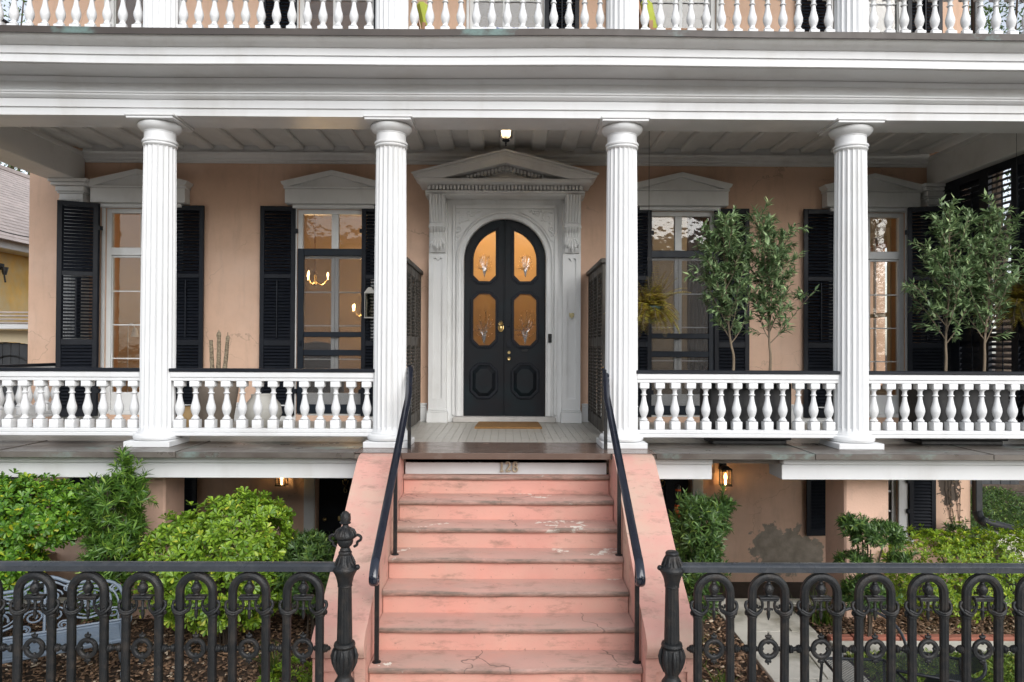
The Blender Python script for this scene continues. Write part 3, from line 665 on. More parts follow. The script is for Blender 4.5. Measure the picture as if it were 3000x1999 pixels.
# --- door case -----------------------------------------------------------------
DX = -.035; hw = .585; spr = 4.165
arch_in = [(DX-hw, 1.93)]+[(DX-hw, spr)]+arc(DX, spr, hw, 180, 0, 32)[1:-1]+[(DX+hw, spr), (DX+hw, 1.93)]
m = M(); outer = [(DX-.86, 1.852), (DX-.86, 5.09), (DX+.86, 5.09), (DX+.86, 1.852), (DX+hw, 1.852), (DX+hw, spr)]+arc(DX, spr, hw, 0, 180, 32)[1:-1]+[(DX-hw, spr), (DX-hw, 1.852)]
m.prism(outer, 'y', 10.13, 10.32); DC = m.obj('door_case', 'white_trim', H, 25)
def ring_sweep(m, prof, cx, zs, z0, r, n=36):
    """moulding profile (dr, y) swept up the jamb, round the arch and down again"""
    path = [(cx-r, z0, -1, 0)]+[(cx+r*math.cos(R(a)), zs+r*math.sin(R(a)), math.cos(R(a)), math.sin(R(a))) for a in np.linspace(180, 0, n)]+[(cx+r, z0, 1, 0)]
    k = len(prof); vs = []
    for x, z, nx, nz in path:
        for dr, y in prof: vs.append((x+nx*dr, y, z+nz*dr))
    fs = [(i*k+j, i*k+(j+1) % k, (i+1)*k+(j+1) % k, (i+1)*k+j) for i in range(len(path)-1) for j in range(k)]; m.add(vs, fs)
m = M(); ring_sweep(m, [(-.001, 10.131), (-.001, 10.118), (.012, 10.105), (.025, 10.105), (.03, 10.118), (.07, 10.118), (.075, 10.098), (.09, 10.085), (.105, 10.092), (.11, 10.131)], DX, spr, 1.94, hw); m.obj('archivolt', 'white_trim', DC, 25)
m = M()
for s in (-1, 1): a, b = sorted((DX+s*.705, DX+s*.745)); m.box(a, b, 10.10, 10.129, 1.95, 4.945, .006)
m.box(DX-.704, DX+.704, 10.10, 10.129, 4.89, 4.945, .006); m.obj('panel_moulding', 'white_trim', DC)
# carved spandrels
def leafscroll(m, cx, cz, y, r, turns, a0, sgn, th):
    pts = []
    for i in range(22):
        t = i/21; a = a0+sgn*turns*2*math.pi*t; rr = r*(1-.85*t); pts.append((cx+rr*math.cos(a), y, cz+rr*math.sin(a)))
    m.tube(pts, [th*(1-.5*i/21) for i in range(22)], 6)
for s in (-1, 1):
    m = M(); poly = [(DX+s*.70, 4.885), (DX+s*.70, spr+.25)]+[(DX+s*.705*math.cos(R(a)), spr+.705*math.sin(R(a))) for a in np.linspace(24, 74, 10)]+[(DX+s*.22, 4.885)]
    m.prism(poly, 'y', 10.112, 10.13)
    for (u, w_, r_, tn, a0, sg) in ((.60, .60, .085, 1.3, 1.0, 1), (.46, .655, .05, 1.2, 2.5, -1), (.66, .44, .045, 1.2, 4.5, -1), (.36, .69, .028, 1.1, 0, 1), (.675, .34, .025, 1, 0, 1)):
        leafscroll(m, DX+s*u, spr+w_, 10.107, r_, tn, a0, sg*s, .013)
    for (u, w_) in ((.66, .67), (.53, .56), (.64, .52), (.52, .69), (.41, .66), (.67, .39)): m.ball((DX+s*u, 10.108, spr+w_), .02, 6, 4, (1.2, .6, .8))
    m.obj('spandrel_carving', 'white_trim', DC, 50)
# pilasters with sunk panels, bases and scrolled brackets
for s in (-1, 1):
    cx = DX+s*.945; a, b = cx-.128, cx+.128
    m = M(); fr = [(a, 2.05), (b, 2.05), (b, 4.96), (a, 4.96)]; hole = [(cx-.062, 2.19), (cx-.062, 4.16)]+[(cx+.062*math.cos(R(t)), 4.16+.02*math.sin(R(t))-.0) for t in (180, 150, 120)]+[(cx, 4.135)]+[(cx+.062*math.cos(R(t)), 4.16+.02*math.sin(R(t))) for t in (60, 30, 0)]+[(cx+.062, 2.19)]
    m.prism([fr, hole], 'y', 10.035, 10.06); m.box(a, b, 10.061, 10.199, 2.05, 4.96); m.obj('door_pilaster', 'white_trim', DC, 20)
    m = M(); m.box(a-.02, b+.02, 9.99, 10.199, 1.852, 2.0, .005).box(a-.012, b+.012, 10.0, 10.199, 2.001, 2.022, .006).box(a-.004, b+.004, 10.018, 10.199, 2.023, 2.049, .006); m.obj('pilaster_base', 'white_trim', DC)
    m = M(); m.prism([(10.034, 4.24), (9.99, 4.25), (9.96, 4.30), (9.985, 4.38), (9.96, 4.46), (9.95, 4.53), (9.90, 4.56), (9.885, 4.60), (9.91, 4.64), (9.94, 4.66), (9.90, 4.74), (9.87, 4.80), (9.84, 4.84), (9.80, 4.90), (9.785, 4.96), (9.785, 5.02), (10.034, 5.02)], 'x', cx-.105, cx+.105)
    for k in range(5):     # flutes and leaves on the face
        u = cx-.08+.04*k; m.tube([(u, 9.96-.0, 4.47), (u, 9.945, 4.53), (u, 9.89, 4.56), (u, 9.875, 4.60)], .014, 6); m.tube([(u, 9.93, 4.66), (u, 9.89, 4.74), (u, 9.86, 4.81), (u, 9.83, 4.85), (u, 9.79, 4.91), (u, 9.775, 4.97), (u, 9.775, 5.02)], .017, 6)
    for k in range(5):
        u = cx-.085+.0425*k; dz = .03*abs(k-2); m.tube([(cx+(u-cx)*.5, 9.96, 4.44), (u, 9.955, 4.37), (u*1, 9.935, 4.30+dz), (u, 9.965, 4.245+dz)], [.016, .022, .024, .008], 6)
    for q in (-.1, .1): m.tube([(cx+q, 9.88, 4.60), (cx+q, 9.90, 4.58), (cx+q, 9.93, 4.60), (cx+q, 9.92, 4.63)], .02, 6)
    m.box(cx-.115, cx+.115, 9.895, 9.95, 4.79, 4.81, .006); m.obj('bracket', 'white_trim', DC, 45)
# cornice and pediment over the door
m = M(); m.prism([(10.199, 5.022), (9.95, 5.022), (9.90, 5.035), (9.885, 5.055), (9.85, 5.065), (9.84, 5.09), (10.199, 5.09)], 'x', DX-1.11, DX+1.11)
m.box(DX-1.09, DX+1.09, 9.925, 10.199, 5.092, 5.165); m.prism([(10.199, 5.167), (9.80, 5.167), (9.77, 5.175), (9.74, 5.185), (9.74, 5.232), (10.199, 5.232)], 'x', DX-1.19, DX+1.19)
m.prism([(DX-1.13, 5.234), (DX+1.13, 5.234), (DX, 5.50)], 'y', 9.93, 10.199)
PD = m.obj('pediment', 'white_trim', DC, 25)
ap, en = 5.625, 5.30
for s in (-1, 1):
    m = M(); q = [(DX, ap), (DX+s*1.275, en), (DX+s*1.262, en-.035), (DX+s*1.22, 5.234), (DX+s*.86, 5.234), (DX, 5.445)]
    m.prism(q if s < 0 else q[::-1], 'y', 9.705, 10.198)
    q = [(DX, ap-.045), (DX+s*1.262, en-.037), (DX+s*1.245, en-.05), (DX, ap-.085)]; m.prism(q if s < 0 else q[::-1], 'y', 9.690, 9.704)
    q = [(DX, ap+.002), (DX+s*1.285, en+.001), (DX+s*1.277, en-.02), (DX, ap-.025)]; m.prism(q if s < 0 else q[::-1], 'y', 9.675, 9.704)
    m.obj('raking_cornice', 'white_trim', DC, 25)
dm = M(); dm.box(-.0155, .0155, -.03, .075, 0, .058, .002); d0 = None
for i in range(43):
    c = (DX-1.045+2.09*i/42, 9.845, 5.100)
    if d0 is None: d0 = dm.obj('dentil', 'white_trim', DC, origin=(0, 0, 0)); place(d0, c, DC)
    else: inst(d0, c, DC)
for s in (-1, 1):
    for i in range(13):
        u = .03+.049*i; z = 5.375-u*.255
        if z > 5.236: inst(d0, (DX+s*u, 9.86, z), DC, None, (.9, 1.2, min(1, (5.445-u*.245-z)/.058+.2)))
# sill, small plaque and bell box
m = M(); m.box(DX-.73, DX+.73, 10.02, 10.5, 1.852, 1.93, .012); m.obj('door_sill', 'concrete', DC)
m = M(); pl = [(.875, 3.405), (.90, 3.40), (.92, 3.405), (.945, 3.40), (.943, 3.355), (.925, 3.34), (.91, 3.325), (.895, 3.34), (.877, 3.355)]; m.prism(pl, 'y', 10.022, 10.034); m.obj('number_plaque', 'old_brass', DC)
m = M(); m.box(.585, .635, 10.085, 10.106, 2.985, 3.11, .005).ball((.61, 10.083, 3.03), .012, 8, 4).ball((.61, 10.083, 3.075), .009, 8, 4); m.obj('door_bell', 'iron', DC)
# --- the double door -------------------------------------------------------------
def octa(x0, x1, z0, z1, c): return [(x0+c, z0), (x1-c, z0), (x1, z0+c), (x1, z1-c), (x1-c, z1), (x0+c, z1), (x0, z1-c), (x0, z0+c)]
def grow(poly, d):
    cx = sum(p[0] for p in poly)/len(poly); cz = sum(p[1] for p in poly)/len(poly)
    xs = [p[0] for p in poly]; zs = [p[1] for p in poly]; w = (max(xs)-min(xs)); h = (max(zs)-min(zs)); mx, mz = (max(xs)+min(xs))/2, (max(zs)+min(zs))/2
    return [(mx+(p[0]-mx)*(1+2*d/w), mz+(p[1]-mz)*(1+2*d/h)) for p in poly]
def frame_mould(m, poly, d0, d1, y0, y1):
    a, b = grow(poly, d0), grow(poly, d1); m.prism([b, a], 'y', y0, y1)
for s in (-1, 1):
    F = lambda l: l if s < 0 else mirror(l, DX)
    lx0, lx1 = DX-hw+.003, DX-.003
    leaf = [(lx0, 1.932), (lx1, 1.932), (lx1, spr+hw-.004)]+[(DX+(hw-.003)*math.cos(R(a)), spr+(hw-.003)*math.sin(R(a))) for a in np.linspace(91, 180, 20)]
    gx0, gx1 = -.49, -.165
    top = [(gx0, 3.945), (gx0+.085, 3.86), (gx1-.085, 3.86), (gx1, 3.945)]+[(gx1, 4.60)]+[(DX+.455*math.cos(R(a)), spr-.01+.455*math.sin(R(a))) for a in np.linspace(108, 176, 10)]
    mid = octa(gx0, gx1, 2.94, 3.685, .088)
    m = M(); m.prism([F(leaf), F(top), F(mid)], 'y', 10.20, 10.255); D_ = m.obj('door_leaf', 'door_paint', H, 25)
    m = M()
    for q in (top, mid):
        frame_mould(m, F(q), -.004, .012, 10.188, 10.2); frame_mould(m, F(q), .014, .028, 10.178, 10.2); frame_mould(m, F(q), .030, .044, 10.188, 10.2)
    low = octa(-.49, -.17, 2.22, 2.65, .09); frame_mould(m, F(low), .012, .03, 10.178, 10.2); frame_mould(m, F(low), .032, .045, 10.188, 10.2)
    for q, d in ((top, .029), (mid, .029), (low, .038)):         # beaded edge
        l = grow(F(q), d); 
        for i in range(len(l)):
            a, b = Vector(l[i]), Vector(l[(i+1) % len(l)]); nb = max(1, int((b-a).length/.026))
            for k in range(nb): p = a+(b-a)*(k+.5)/nb; m.ball((p.x, 10.181, p.y), .0095, 5, 3)
    m.obj('panel_bead', 'black_paint', D_, 45)
    m = M(); inn = grow(F(low), -.045); out = F(low); n = len(out)
    m.add([(x, 10.199, z) for x, z in out]+[(x, 10.165, z) for x, z in inn]+[(x, 10.165, z) for x, z in grow(F(low), -.052)], [(i, (i+1) % n, (i+1) % n+n, i+n) for i in range(n)]+[tuple(range(2*n, 3*n))]+[(i+n, (i+1) % n+n, (i+1) % n+2*n, i+2*n) for i in range(n)]); m.obj('raised_panel', 'door_paint', D_, 20)
    for q, gm in ((top, 'door_glass'), (mid, 'door_glass_dimmed')): M().prism(F(q), 'y', 10.224, 10.232).obj('pane', gm, D_, 0)
    cxp = sum(F([(-.33, 0)])[0][:1]); rr = random.Random(5)
    for base, hgt, k in ((3.98, .34, 40), (3.02, .52, 34)):      # etched flowers on the glass
        m = M()
        for i in range(k):
            a = R(90+rr.uniform(-65, 65)); L = rr.uniform(.2, 1)*hgt*(1-.45*abs(math.cos(a))); x, z = cxp+.55*L*math.cos(a), base+L*math.sin(a)*.95
            w_ = rr.uniform(.004, .009); dx_, dz_ = math.cos(a), math.sin(a); l_ = rr.uniform(.018, .036)
            m.prism([(x, z), (x-dz_*w_+dx_*l_*.5, z+dx_*w_+dz_*l_*.5), (x+dx_*l_, z+dz_*l_), (x+dz_*w_+dx_*l_*.5, z-dx_*w_+dz_*l_*.5)], 'y', 10.221, 10.2235)
            m.tube([(cxp, 10.222, base-.06), (cxp+.2*L*dx_, 10.222, base+.4*L), (x, 10.222, z)], .0012, 4)
        m.obj('etched_flower', 'etched', D_, 0)
    if s < 0:
        m = M(); m.lathe([(.004, 3.14), (.022, 3.15), (.030, 3.18), (.028, 3.205), (.018, 3.225), (.008, 3.23)], (-.09, 10.186, 0), 10, 'z', 1, .5)
        for a in (-62, -35, -12, 12, 35, 62): dx_, dz_ = math.sin(R(a)), math.cos(R(a)); m.tube([(-.09, 10.184, 3.225), (-.09+.03*dx_, 10.180, 3.225+.04*dz_), (-.09+.045*dx_, 10.174, 3.225+.075*dz_)], [.006, .008, .002], 5)
        m.tube([(-.125, 10.18, 3.225), (-.127, 10.172, 3.18), (-.11, 10.17, 3.148), (-.09, 10.168, 3.140), (-.07, 10.17, 3.148), (-.053, 10.172, 3.18), (-.055, 10.18, 3.225)], .005, 6); m.obj('door_knocker', 'brass', D_, 50)
    else:
        m = M(); m.prism([(.0, 2.93), (.03, 2.905), (.06, 2.93), (.06, 2.99), (.03, 3.02), (.0, 2.99)], 'y', 10.175, 10.199).lathe([(.018, -.018), (.018, 0)], (.03, 10.175, 2.945), 10, 'y'); m.obj('keypad_lock', 'black_paint', D_)
        m = M(); m.lathe([(.022, -.006), (.022, 0)], (.03, 10.199, 2.842), 12, 'y'); m.lathe([(.008, -.05), (.022, -.052), (.027, -.04), (.022, -.028), (.010, -.02), (.010, 0), (.024, .0)][::-1], (.03, 10.2, 2.757), 12, 'y'); m.obj('door_knob', 'brass', D_, 45)
        m = M(); m.box(.21, .30, 10.192, 10.199, 2.855, 2.89, .003); m.obj('letter_slot', 'iron', D_); M().ball((.02, 10.199, 3.22), .017, 10, 5, (1, .4, 1)).obj('peephole', 'black_paint', D_, 60)
M().box(DX-.014, DX+.006, 10.183, 10.199, 1.94, 4.735, .004).obj('astragal', 'door_paint', H)

# --- basement doors, windows ---------------------------------------------------
def strokes(m, ch, x, z, h, y0, y1):
    """upright numeral drawn with swept strokes; x,z = left foot, h = height"""
    w = h*.5; A = lambda cx, cz, rx, rz, a0, a1, n=14: [(cx+rx*math.cos(R(a0+(a1-a0)*i/n)), cz+rz*math.sin(R(a0+(a1-a0)*i/n))) for i in range(n+1)]
    g = {'1': [[(.12, .82), (.27, .97), (.27, .03)], [(.08, .02), (.46, .02)]],
         '2': [A(.26, .72, .21, .26, 170, -35)+[(.06, .04)], [(.05, .03), (.48, .03), (.49, .15)]],
         '8': [A(.27, .74, .18, .23, 0, 360, 20), A(.27, .26, .22, .25, 0, 360, 20)],
         '6': [A(.27, .28, .21, .26, 0, 360, 20), [(.06, .3), (.10, .62), (.25, .9), (.42, .98)]],
         '5': [[(.45, .97), (.13, .97), (.10, .56)]+A(.25, .32, .22, .30, 125, -150)]}[ch]
    for st in g: m.tube([(x+u*h, (y0+y1)/2, z+v*h) for u, v in st], abs(y1-y0)/2+h*.018, 6)
def cellar_door(cx, num, knob):
    m = M(); m.box(cx-.385, cx+.385, 10.36, 10.41, -.42, 1.49, .004)
    for z0, z1 in ((-.2, .25), (.6, 1.3)):
        for a in (cx-.3, cx+.05): m.box(a, a+.25, 10.35, 10.359, z0, z1, .006)
    o = m.obj('cellar_door', 'black_paint', H)
    m = M(); m.box(cx-.40-.15, cx-.40, 10.15, 10.199, -.43, 1.55, .006).box(cx+.40, cx+.55, 10.15, 10.199, -.43, 1.55, .006); m.obj('door_casing', 'white_trim', o)
    m = M(); m.ball((cx-.29, 10.315, .42), .03, 10, 6).box(cx-.11, cx+.05, 10.347, 10.359, .39, .46, .004); m.obj('door_knob', 'brass', o, 45)
    m = M(); strokes(m, num, cx-.03, .80, .10, 10.340, 10.352); m.obj('door_number', 'old_brass', o, 50)
    m = M(); m.tube([(cx-.04, 10.33, .98), (cx-.03, 10.32, .93), (cx, 10.315, .91), (cx+.03, 10.32, .93), (cx+.04, 10.33, .98)], .007, 6).ball((cx, 10.34, .99), .025, 8, 5); m.obj('door_knocker', 'brass', o, 50)
cellar_door(-2.33, '6', 1); cellar_door(2.26, '5', 1)
for x0, x1 in ((-5.72, -4.74), (4.74, 5.62)):
    m = M(); m.box(x0, x0+.06, 10.24, 10.30, .24, 1.4, .004).box(x1-.06, x1, 10.24, 10.30, .24, 1.4, .004).box(x0+.061, x1-.061, 10.24, 10.30, .24, .29, .004)
    cxm = (x0+x1)/2; xs = [x0+.06, x0+.06+(x1-x0-.12)/3, x0+.06+2*(x1-x0-.12)/3, x1-.06]
    for q in xs[1:3]: m.box(q-.01, q+.01, 10.25, 10.29, .29, 1.399, .003)
    for z in (.575, .86, 1.14): m.box(x0+.061, x1-.061, 10.252, 10.288, z-.011, z+.011, .003)
    m.box(x1+.001, x1+.14, 10.17, 10.199, .22, 1.45, .006); m.box(x0-.10, x1+.17, 10.08, 10.23, .15, .22, .006); o = m.obj('cellar_window', 'white_trim', H)
    zz = [.29, .575, .86, 1.14, 1.39]
    for i in range(3):
        for j in range(4): pane(xs[i], xs[i+1], zz[j], zz[j+1], 10.268, o)
# --- black louvred wall closing the right end of the porch -----------------------
MAT_L = 'black_paint'
m = M(); X0 = 6.14; ys = [7.98, 8.10, 8.50, 8.62, 9.03, 9.20, 9.61, 9.80, 10.14, 10.17]
for a, b in ((7.98, 8.10), (8.50, 8.62), (9.03, 9.20), (9.61, 9.80), (10.14, 10.17)): m.box(X0, X0+.05, a, b, 1.86, 5.245, .004)
bays = [(8.10, 8.50), (8.62, 9.03), (9.20, 9.61), (9.80, 10.14)]
for a, b in bays:
    for z0, z1 in ((1.86, 2.0), (3.02, 3.12), (5.14, 5.245)): m.box(X0+.002, X0+.048, a, b, z0, z1, .004)
    m.box(X0-.012, X0-.001, a+.13, a+.145, 2.1, 5.0)
o = m.obj('louvred_end_wall', 'black_paint', H); bag = []
for k, (a, b) in enumerate(bays):
    for zr in ((2.0, 3.02), (3.12, 5.14)):
        n = round((zr[1]-zr[0])/.0735); p = (zr[1]-zr[0])/n
        for i in range(n):
            tl = -38 if k == 1 else -74 if zr[0] > 2.5 else -62
            louver(o, Vector((X0+.025, (a+b)/2, zr[0]+p*(i+.5))), b-a, R(90), k in (1, 2), bag, tl+random.uniform(-5, 3) if k not in (1, 2) else tl, 'slat', .070 if k == 1 else .082)
bag_obj(bag, o, 'black_paint')

# ================================================================= STEPS
ST = thing('front_steps', 'worn salmon pink front steps with curved cheek walls below the door', 'steps', (0, 6.3, 0))
tz = [1.60, 1.408, 1.214, 1.02, .826, .632, .44, .248]; ty = [7.30-.3*i for i in range(8)]
for i in range(8):
    z, y = tz[i], ty[i]; m = M(); n = 30; prof = [(y+.335, z-.052), (y+.335, z), (y+.014, z), (y+.004, z-.008), (y, z-.02), (y+.001, z-.036), (y+.008, z-.047), (y+.016, z-.052)]
    vs = []; k = len(prof)
    for q in range(n+1):
        X = -1.055+2.11*q/n; w_ = .006*math.sin(X*3+i*2)*math.cos(X*1.3+i)-.008*math.exp(-(X/.5)**2)
        for yy, zz in prof: vs.append((X, yy+(.004*math.sin(X*7+i*1.7) if yy < y+.1 else 0), zz+(w_ if zz > z-.02 and yy < y+.2 else w_*.3)))
    fs = [(q*k+j, q*k+(j+1) % k, (q+1)*k+(j+1) % k, (q+1)*k+j) for q in range(n) for j in range(k)]+[tuple(range(k-1, -1, -1)), tuple(range(n*k, n*k+k))]
    mk('tread', vs, fs, 'pink_tread', ST, 40)
    zl = tz[i+1] if i < 7 else -.02
    M().box(-1.055, 1.055, y+.032, y+.30, zl-.02, z-.053, .004).obj('riser', 'pink_riser', ST)
m = M(); m.box(-1.045, 1.035, 7.36, 7.60, 1.60, 1.785, .004); NB = m.obj('number_board', 'white', ST)
m = M(); m.box(-1.045, 1.035, 7.345, 7.359, 1.757, 1.785, .003); m.obj('board_moulding', 'white', NB)
for ch, x in (('1', -.075), ('2', -.012), ('8', .062)):
    m = M(); strokes(m, ch, x, 1.632, .098, 7.332, 7.352); m.obj('numeral', 'bronze_number', NB, 50)
ck = [(7.5, -.05), (7.5, 1.78), (7.15, 1.785), (7.12, 1.84)]
for s in (-1, 1):
    prof = smoothline([(7.13, 1.845, 0), (7.02, 1.83, 0), (6.88, 1.755, 0), (6.6, 1.545, 0), (6.15, 1.205, 0), (5.8, .965, 0), (5.58, .84, 0), (5.43, .765, 0), (5.355, .70, 0), (5.335, .64, 0), (5.36, .575, 0)], 4)
    poly = [(p.x, p.y) for p in prof]+[(5.40, .56), (7.45, .56), (7.45, 1.79), (7.13, 1.79)]
    a, b = sorted((s*1.06, s*1.455)); m = M(); m.prism(poly, 'x', a, b); c = m.obj('cheek_wall', 'pink_cheek', ST, 35)
    m = M(); fr = [(a+.02, -.05), (b-.0, -.05), (b-.0, .556), (a+.02, .556)]; m.box(a+.001, b, 5.42, 7.45, -.05, .558)
    m.prism([[(a, -.05), (b, -.05), (b, .556), (a, .556)], [(a+.08, .06), (a+.08, .46), (b-.08, .46), (b-.08, .06)]], 'y', 5.395, 5.419); m.obj('pedestal', 'pink_riser', c, 25)
# handrails
sq = [(-1, -1), (1, -1), (1, 1), (-1, 1)]
rp = [(-1.0, -.25), (-.75, -.45), (.75, -.45), (1.0, -.25), (1.0, .05), (.7, .3), (.35, .42), (-.35, .42), (-.7, .3), (-1.0, .05)]
for s, lab in ((-1, 'black iron stair handrail with blue sheen, on the left cheek side, scrolled end'), (1, 'black iron stair handrail with blue sheen, on the right cheek side, scrolled end')):
    X = s*1.02+.01; T = thing('stair_handrail', lab, 'handrail', (X, 6.4, .44), 'pair of stair handrails')
    zr = lambda y: 1.30+(y-5.6)*.648
    pts = [(X+s*.045, 7.78, 2.70), (X+s*.04, 7.72, 2.675), (X+s*.02, 7.5, zr(7.5))]+[(X, y, zr(y)) for y in np.linspace(7.3, 5.62, 8)]
    pts += [(X, 5.52, zr(5.52)+.005), (X, 5.455, 1.185), (X, 5.435, 1.14), (X, 5.45, 1.10), (X, 5.49, 1.085), (X, 5.52, 1.105), (X, 5.52, 1.135)]
    m = M(); m.tube(smoothline(pts, 4), .034, prof=rp); m.obj('rail', 'rail_gloss', T, 40)
    for y, zb in ((7.40, 1.60), (6.50, 1.02), (5.60, .44)):
        m = M(); m.box(X-.017, X+.017, y-.017, y+.017, zb-.03, zr(y)-.012, .003); p = m.obj('post', 'iron', T)
        m = M(); m.lathe([(.036, zb-.002), (.034, zb+.006), (.02, zb+.010)], (X, y, 0), 12); m.obj('post_foot', 'iron', p, 45)

# ================================================================= IRON FENCE
reed = []
for i in range(18):
    a = 2*math.pi*i/18; r_ = 1.0 if i % 3 else .86; reed.append((r_*math.cos(a), r_*math.sin(a)))
FY = 5.0
def hairpin_proto(root, c):
    z0 = .06; pts = [(-.115, 0, z0), (-.115, 0, .6), (-.115, 0, 1.0), (-.115, 0, 1.19)]+[(-.115*math.cos(R(a)), 0, 1.19+.115*math.sin(R(a))) for a in range(12, 180, 12)]+[(.115, 0, 1.19), (.115, 0, 1.0), (.115, 0, .6), (.115, 0, z0)]
    hp = M().tube(pts, .030, prof=reed, upv=(0, 1, 0)).obj('hairpin_bar', 'iron', root, 40, origin=(0, 0, 0)); place(hp, c, root)
    def sub(m, name): o = m.obj(name, 'iron', hp, 50, origin=(0, 0, 0)); o.location = (0, 0, 0); return o
    m = M(); m.lathe([(.02, 1.172), (.026, 1.176), (.020, 1.184), (.030, 1.196), (.035, 1.214), (.034, 1.228), (.026, 1.244), (.018, 1.252), (.020, 1.258), (.014, 1.262), (.013, 1.272), (.018, 1.282)], n=12)
    for a in (-50, -18, 18, 50): m.tube([(0, 0, 1.275), (.014*math.sin(R(a)), 0, 1.29), (.032*math.sin(R(a)), 0, 1.275+.026*math.cos(R(a)))], [.007, .008, .004], 5)
    for a in range(0, 360, 60): m.ball((.031*math.cos(R(a)), .031*math.sin(R(a)), 1.222), .009, 6, 4)
    sub(m, 'urn_finial')
    m = M(); m.box(-.070, .070, -.026, .026, 1.150, 1.168, .004).box(-.064, .064, -.022, .022, 1.138, 1.149, .003)
    for s in (-1, 1):
        m.tube(smoothline([(s*.050, 0, 1.14), (s*.042, 0, 1.11), (s*.048, 0, 1.075), (s*.075, -.008, 1.052), (s*.105, -.030, 1.045), (s*.140, -.028, 1.062), (s*.162, -.006, 1.095), (s*.155, 0, 1.125), (s*.143, 0, 1.130)], 3), [.010]*7+[.013]*9+[.012]*6+[.009]*3, 8, upv=(0, 1, 0))
        m.tube(smoothline([(s*.060, -.012, 1.075), (s*.085, -.030, 1.062), (s*.115, -.040, 1.066), (s*.148, -.030, 1.085)], 3), .008, 6, upv=(0, 1, 0))
        m.tube(smoothline([(s*.055, 0, 1.10), (s*.068, 0, 1.085), (s*.080, 0, 1.095), (s*.075, 0, 1.108)], 3), .008, 6, upv=(0, 1, 0))
        m.ball((s*.155, 0, 1.052), .014, 6, 4, (1, 1, 1.5)); m.lathe([(.034, 1.02), (.037, 1.03), (.034, 1.04)], (s*.115, 0, 0), 14)
    m.tube([(-.03, 0, 1.075), (0, 0, 1.082), (.03, 0, 1.075)], .008, 6, upv=(0, 1, 0)); sub(m, 'scroll_bracket')
    m = M(); m.lathe([(.003, 1.0), (.010, 1.02), (.014, 1.045), (.010, 1.06), (.016, 1.072), (.010, 1.08), (.010, 1.14)], n=10); sub(m, 'drop_pendant')
    m = M(); m.tube([(.057*math.cos(R(a)), 0, .80+.057*math.sin(R(a))) for a in range(0, 360, 15)], .0165, 10, closed=True, upv=(0, 1, 0))
    m.tube([(.068*math.cos(R(a)), -.008, .80+.068*math.sin(R(a))) for a in range(0, 360, 15)], .006, 6, closed=True, upv=(0, 1, 0))
    for a in range(0, 360, 90): m.ball((.043*math.cos(R(a)), 0, .80+.043*math.sin(R(a))), .013, 8, 5)
    for s in (-1, 1):
        m.ball((0, 0, .80+s*.082), .016, 8, 5, (1.4, .8, .8)).ball((-.014, 0, .80+s*.088), .011, 6, 4).ball((.014, 0, .80+s*.088), .011, 6, 4).ball((0, 0, .80+s*.100), .010, 6, 4, (.8, .8, 1.4))
        m.ball((s*.080, 0, .80), .013, 8, 5, (.7, 1, 1.5))
    sub(m, 'ring_ornament')
    pr = [(.012, 0), (.026, .004), (.030, .012), (.024, .018), (.028, .024), (.022, .032), (.014, .038), (.016, .044), (.008, .050), (.002, .054)]
    for s in (-1, 1): sub(M().lathe([(r, s*(.140+h)) for r, h in pr], (0, 0, .80), 10, 'x'), 'rosette')
    return hp
HP = None
def fence(name, label, xs, x0, x1):
    global HP
    T = thing(name, label, 'fence', ((x0+x1)/2, FY, 0), 'iron fence runs either side of the steps')
    m = M(); m.tube([(x0, FY, 1.372), (x1, FY, 1.372)], .028, prof=[(-1.5, -1), (1.5, -1), (1.5, .35), (1.15, .75), (.5, 1), (-.5, 1), (-1.15, .75), (-1.5, .35)]); m.obj('top_rail', 'iron_rail', T, 35)
    M().box(x0, x1, FY-.018, FY+.018, .10, .14, .004).obj('bottom_rail', 'iron', T); M().box(x0, x1, FY-.11, FY+.11, -.05, .06, .012).obj('coping', 'stone', T)
    for x in xs:
        c = (x, FY, 0)
        if HP is None: HP = hairpin_proto(T, c)
        else:
            o = inst(HP, c, T, (0, random.uniform(-.006, .006), random.uniform(-.03, .03)))
            for ch in list(HP.children):
                k = ch.copy(); COL.objects.link(k); k.parent = o; k.location = (0, 0, 0)
fence('iron_fence', 'black cast iron hairpin fence left of the steps, in front of bench and bushes', [-1.415-.374*i for i in range(8)], -4.3, -1.17)
fence('iron_fence', 'black cast iron hairpin fence right of the steps, in front of stone path', [1.46+.378*i for i in range(8)], 1.205, 4.4)
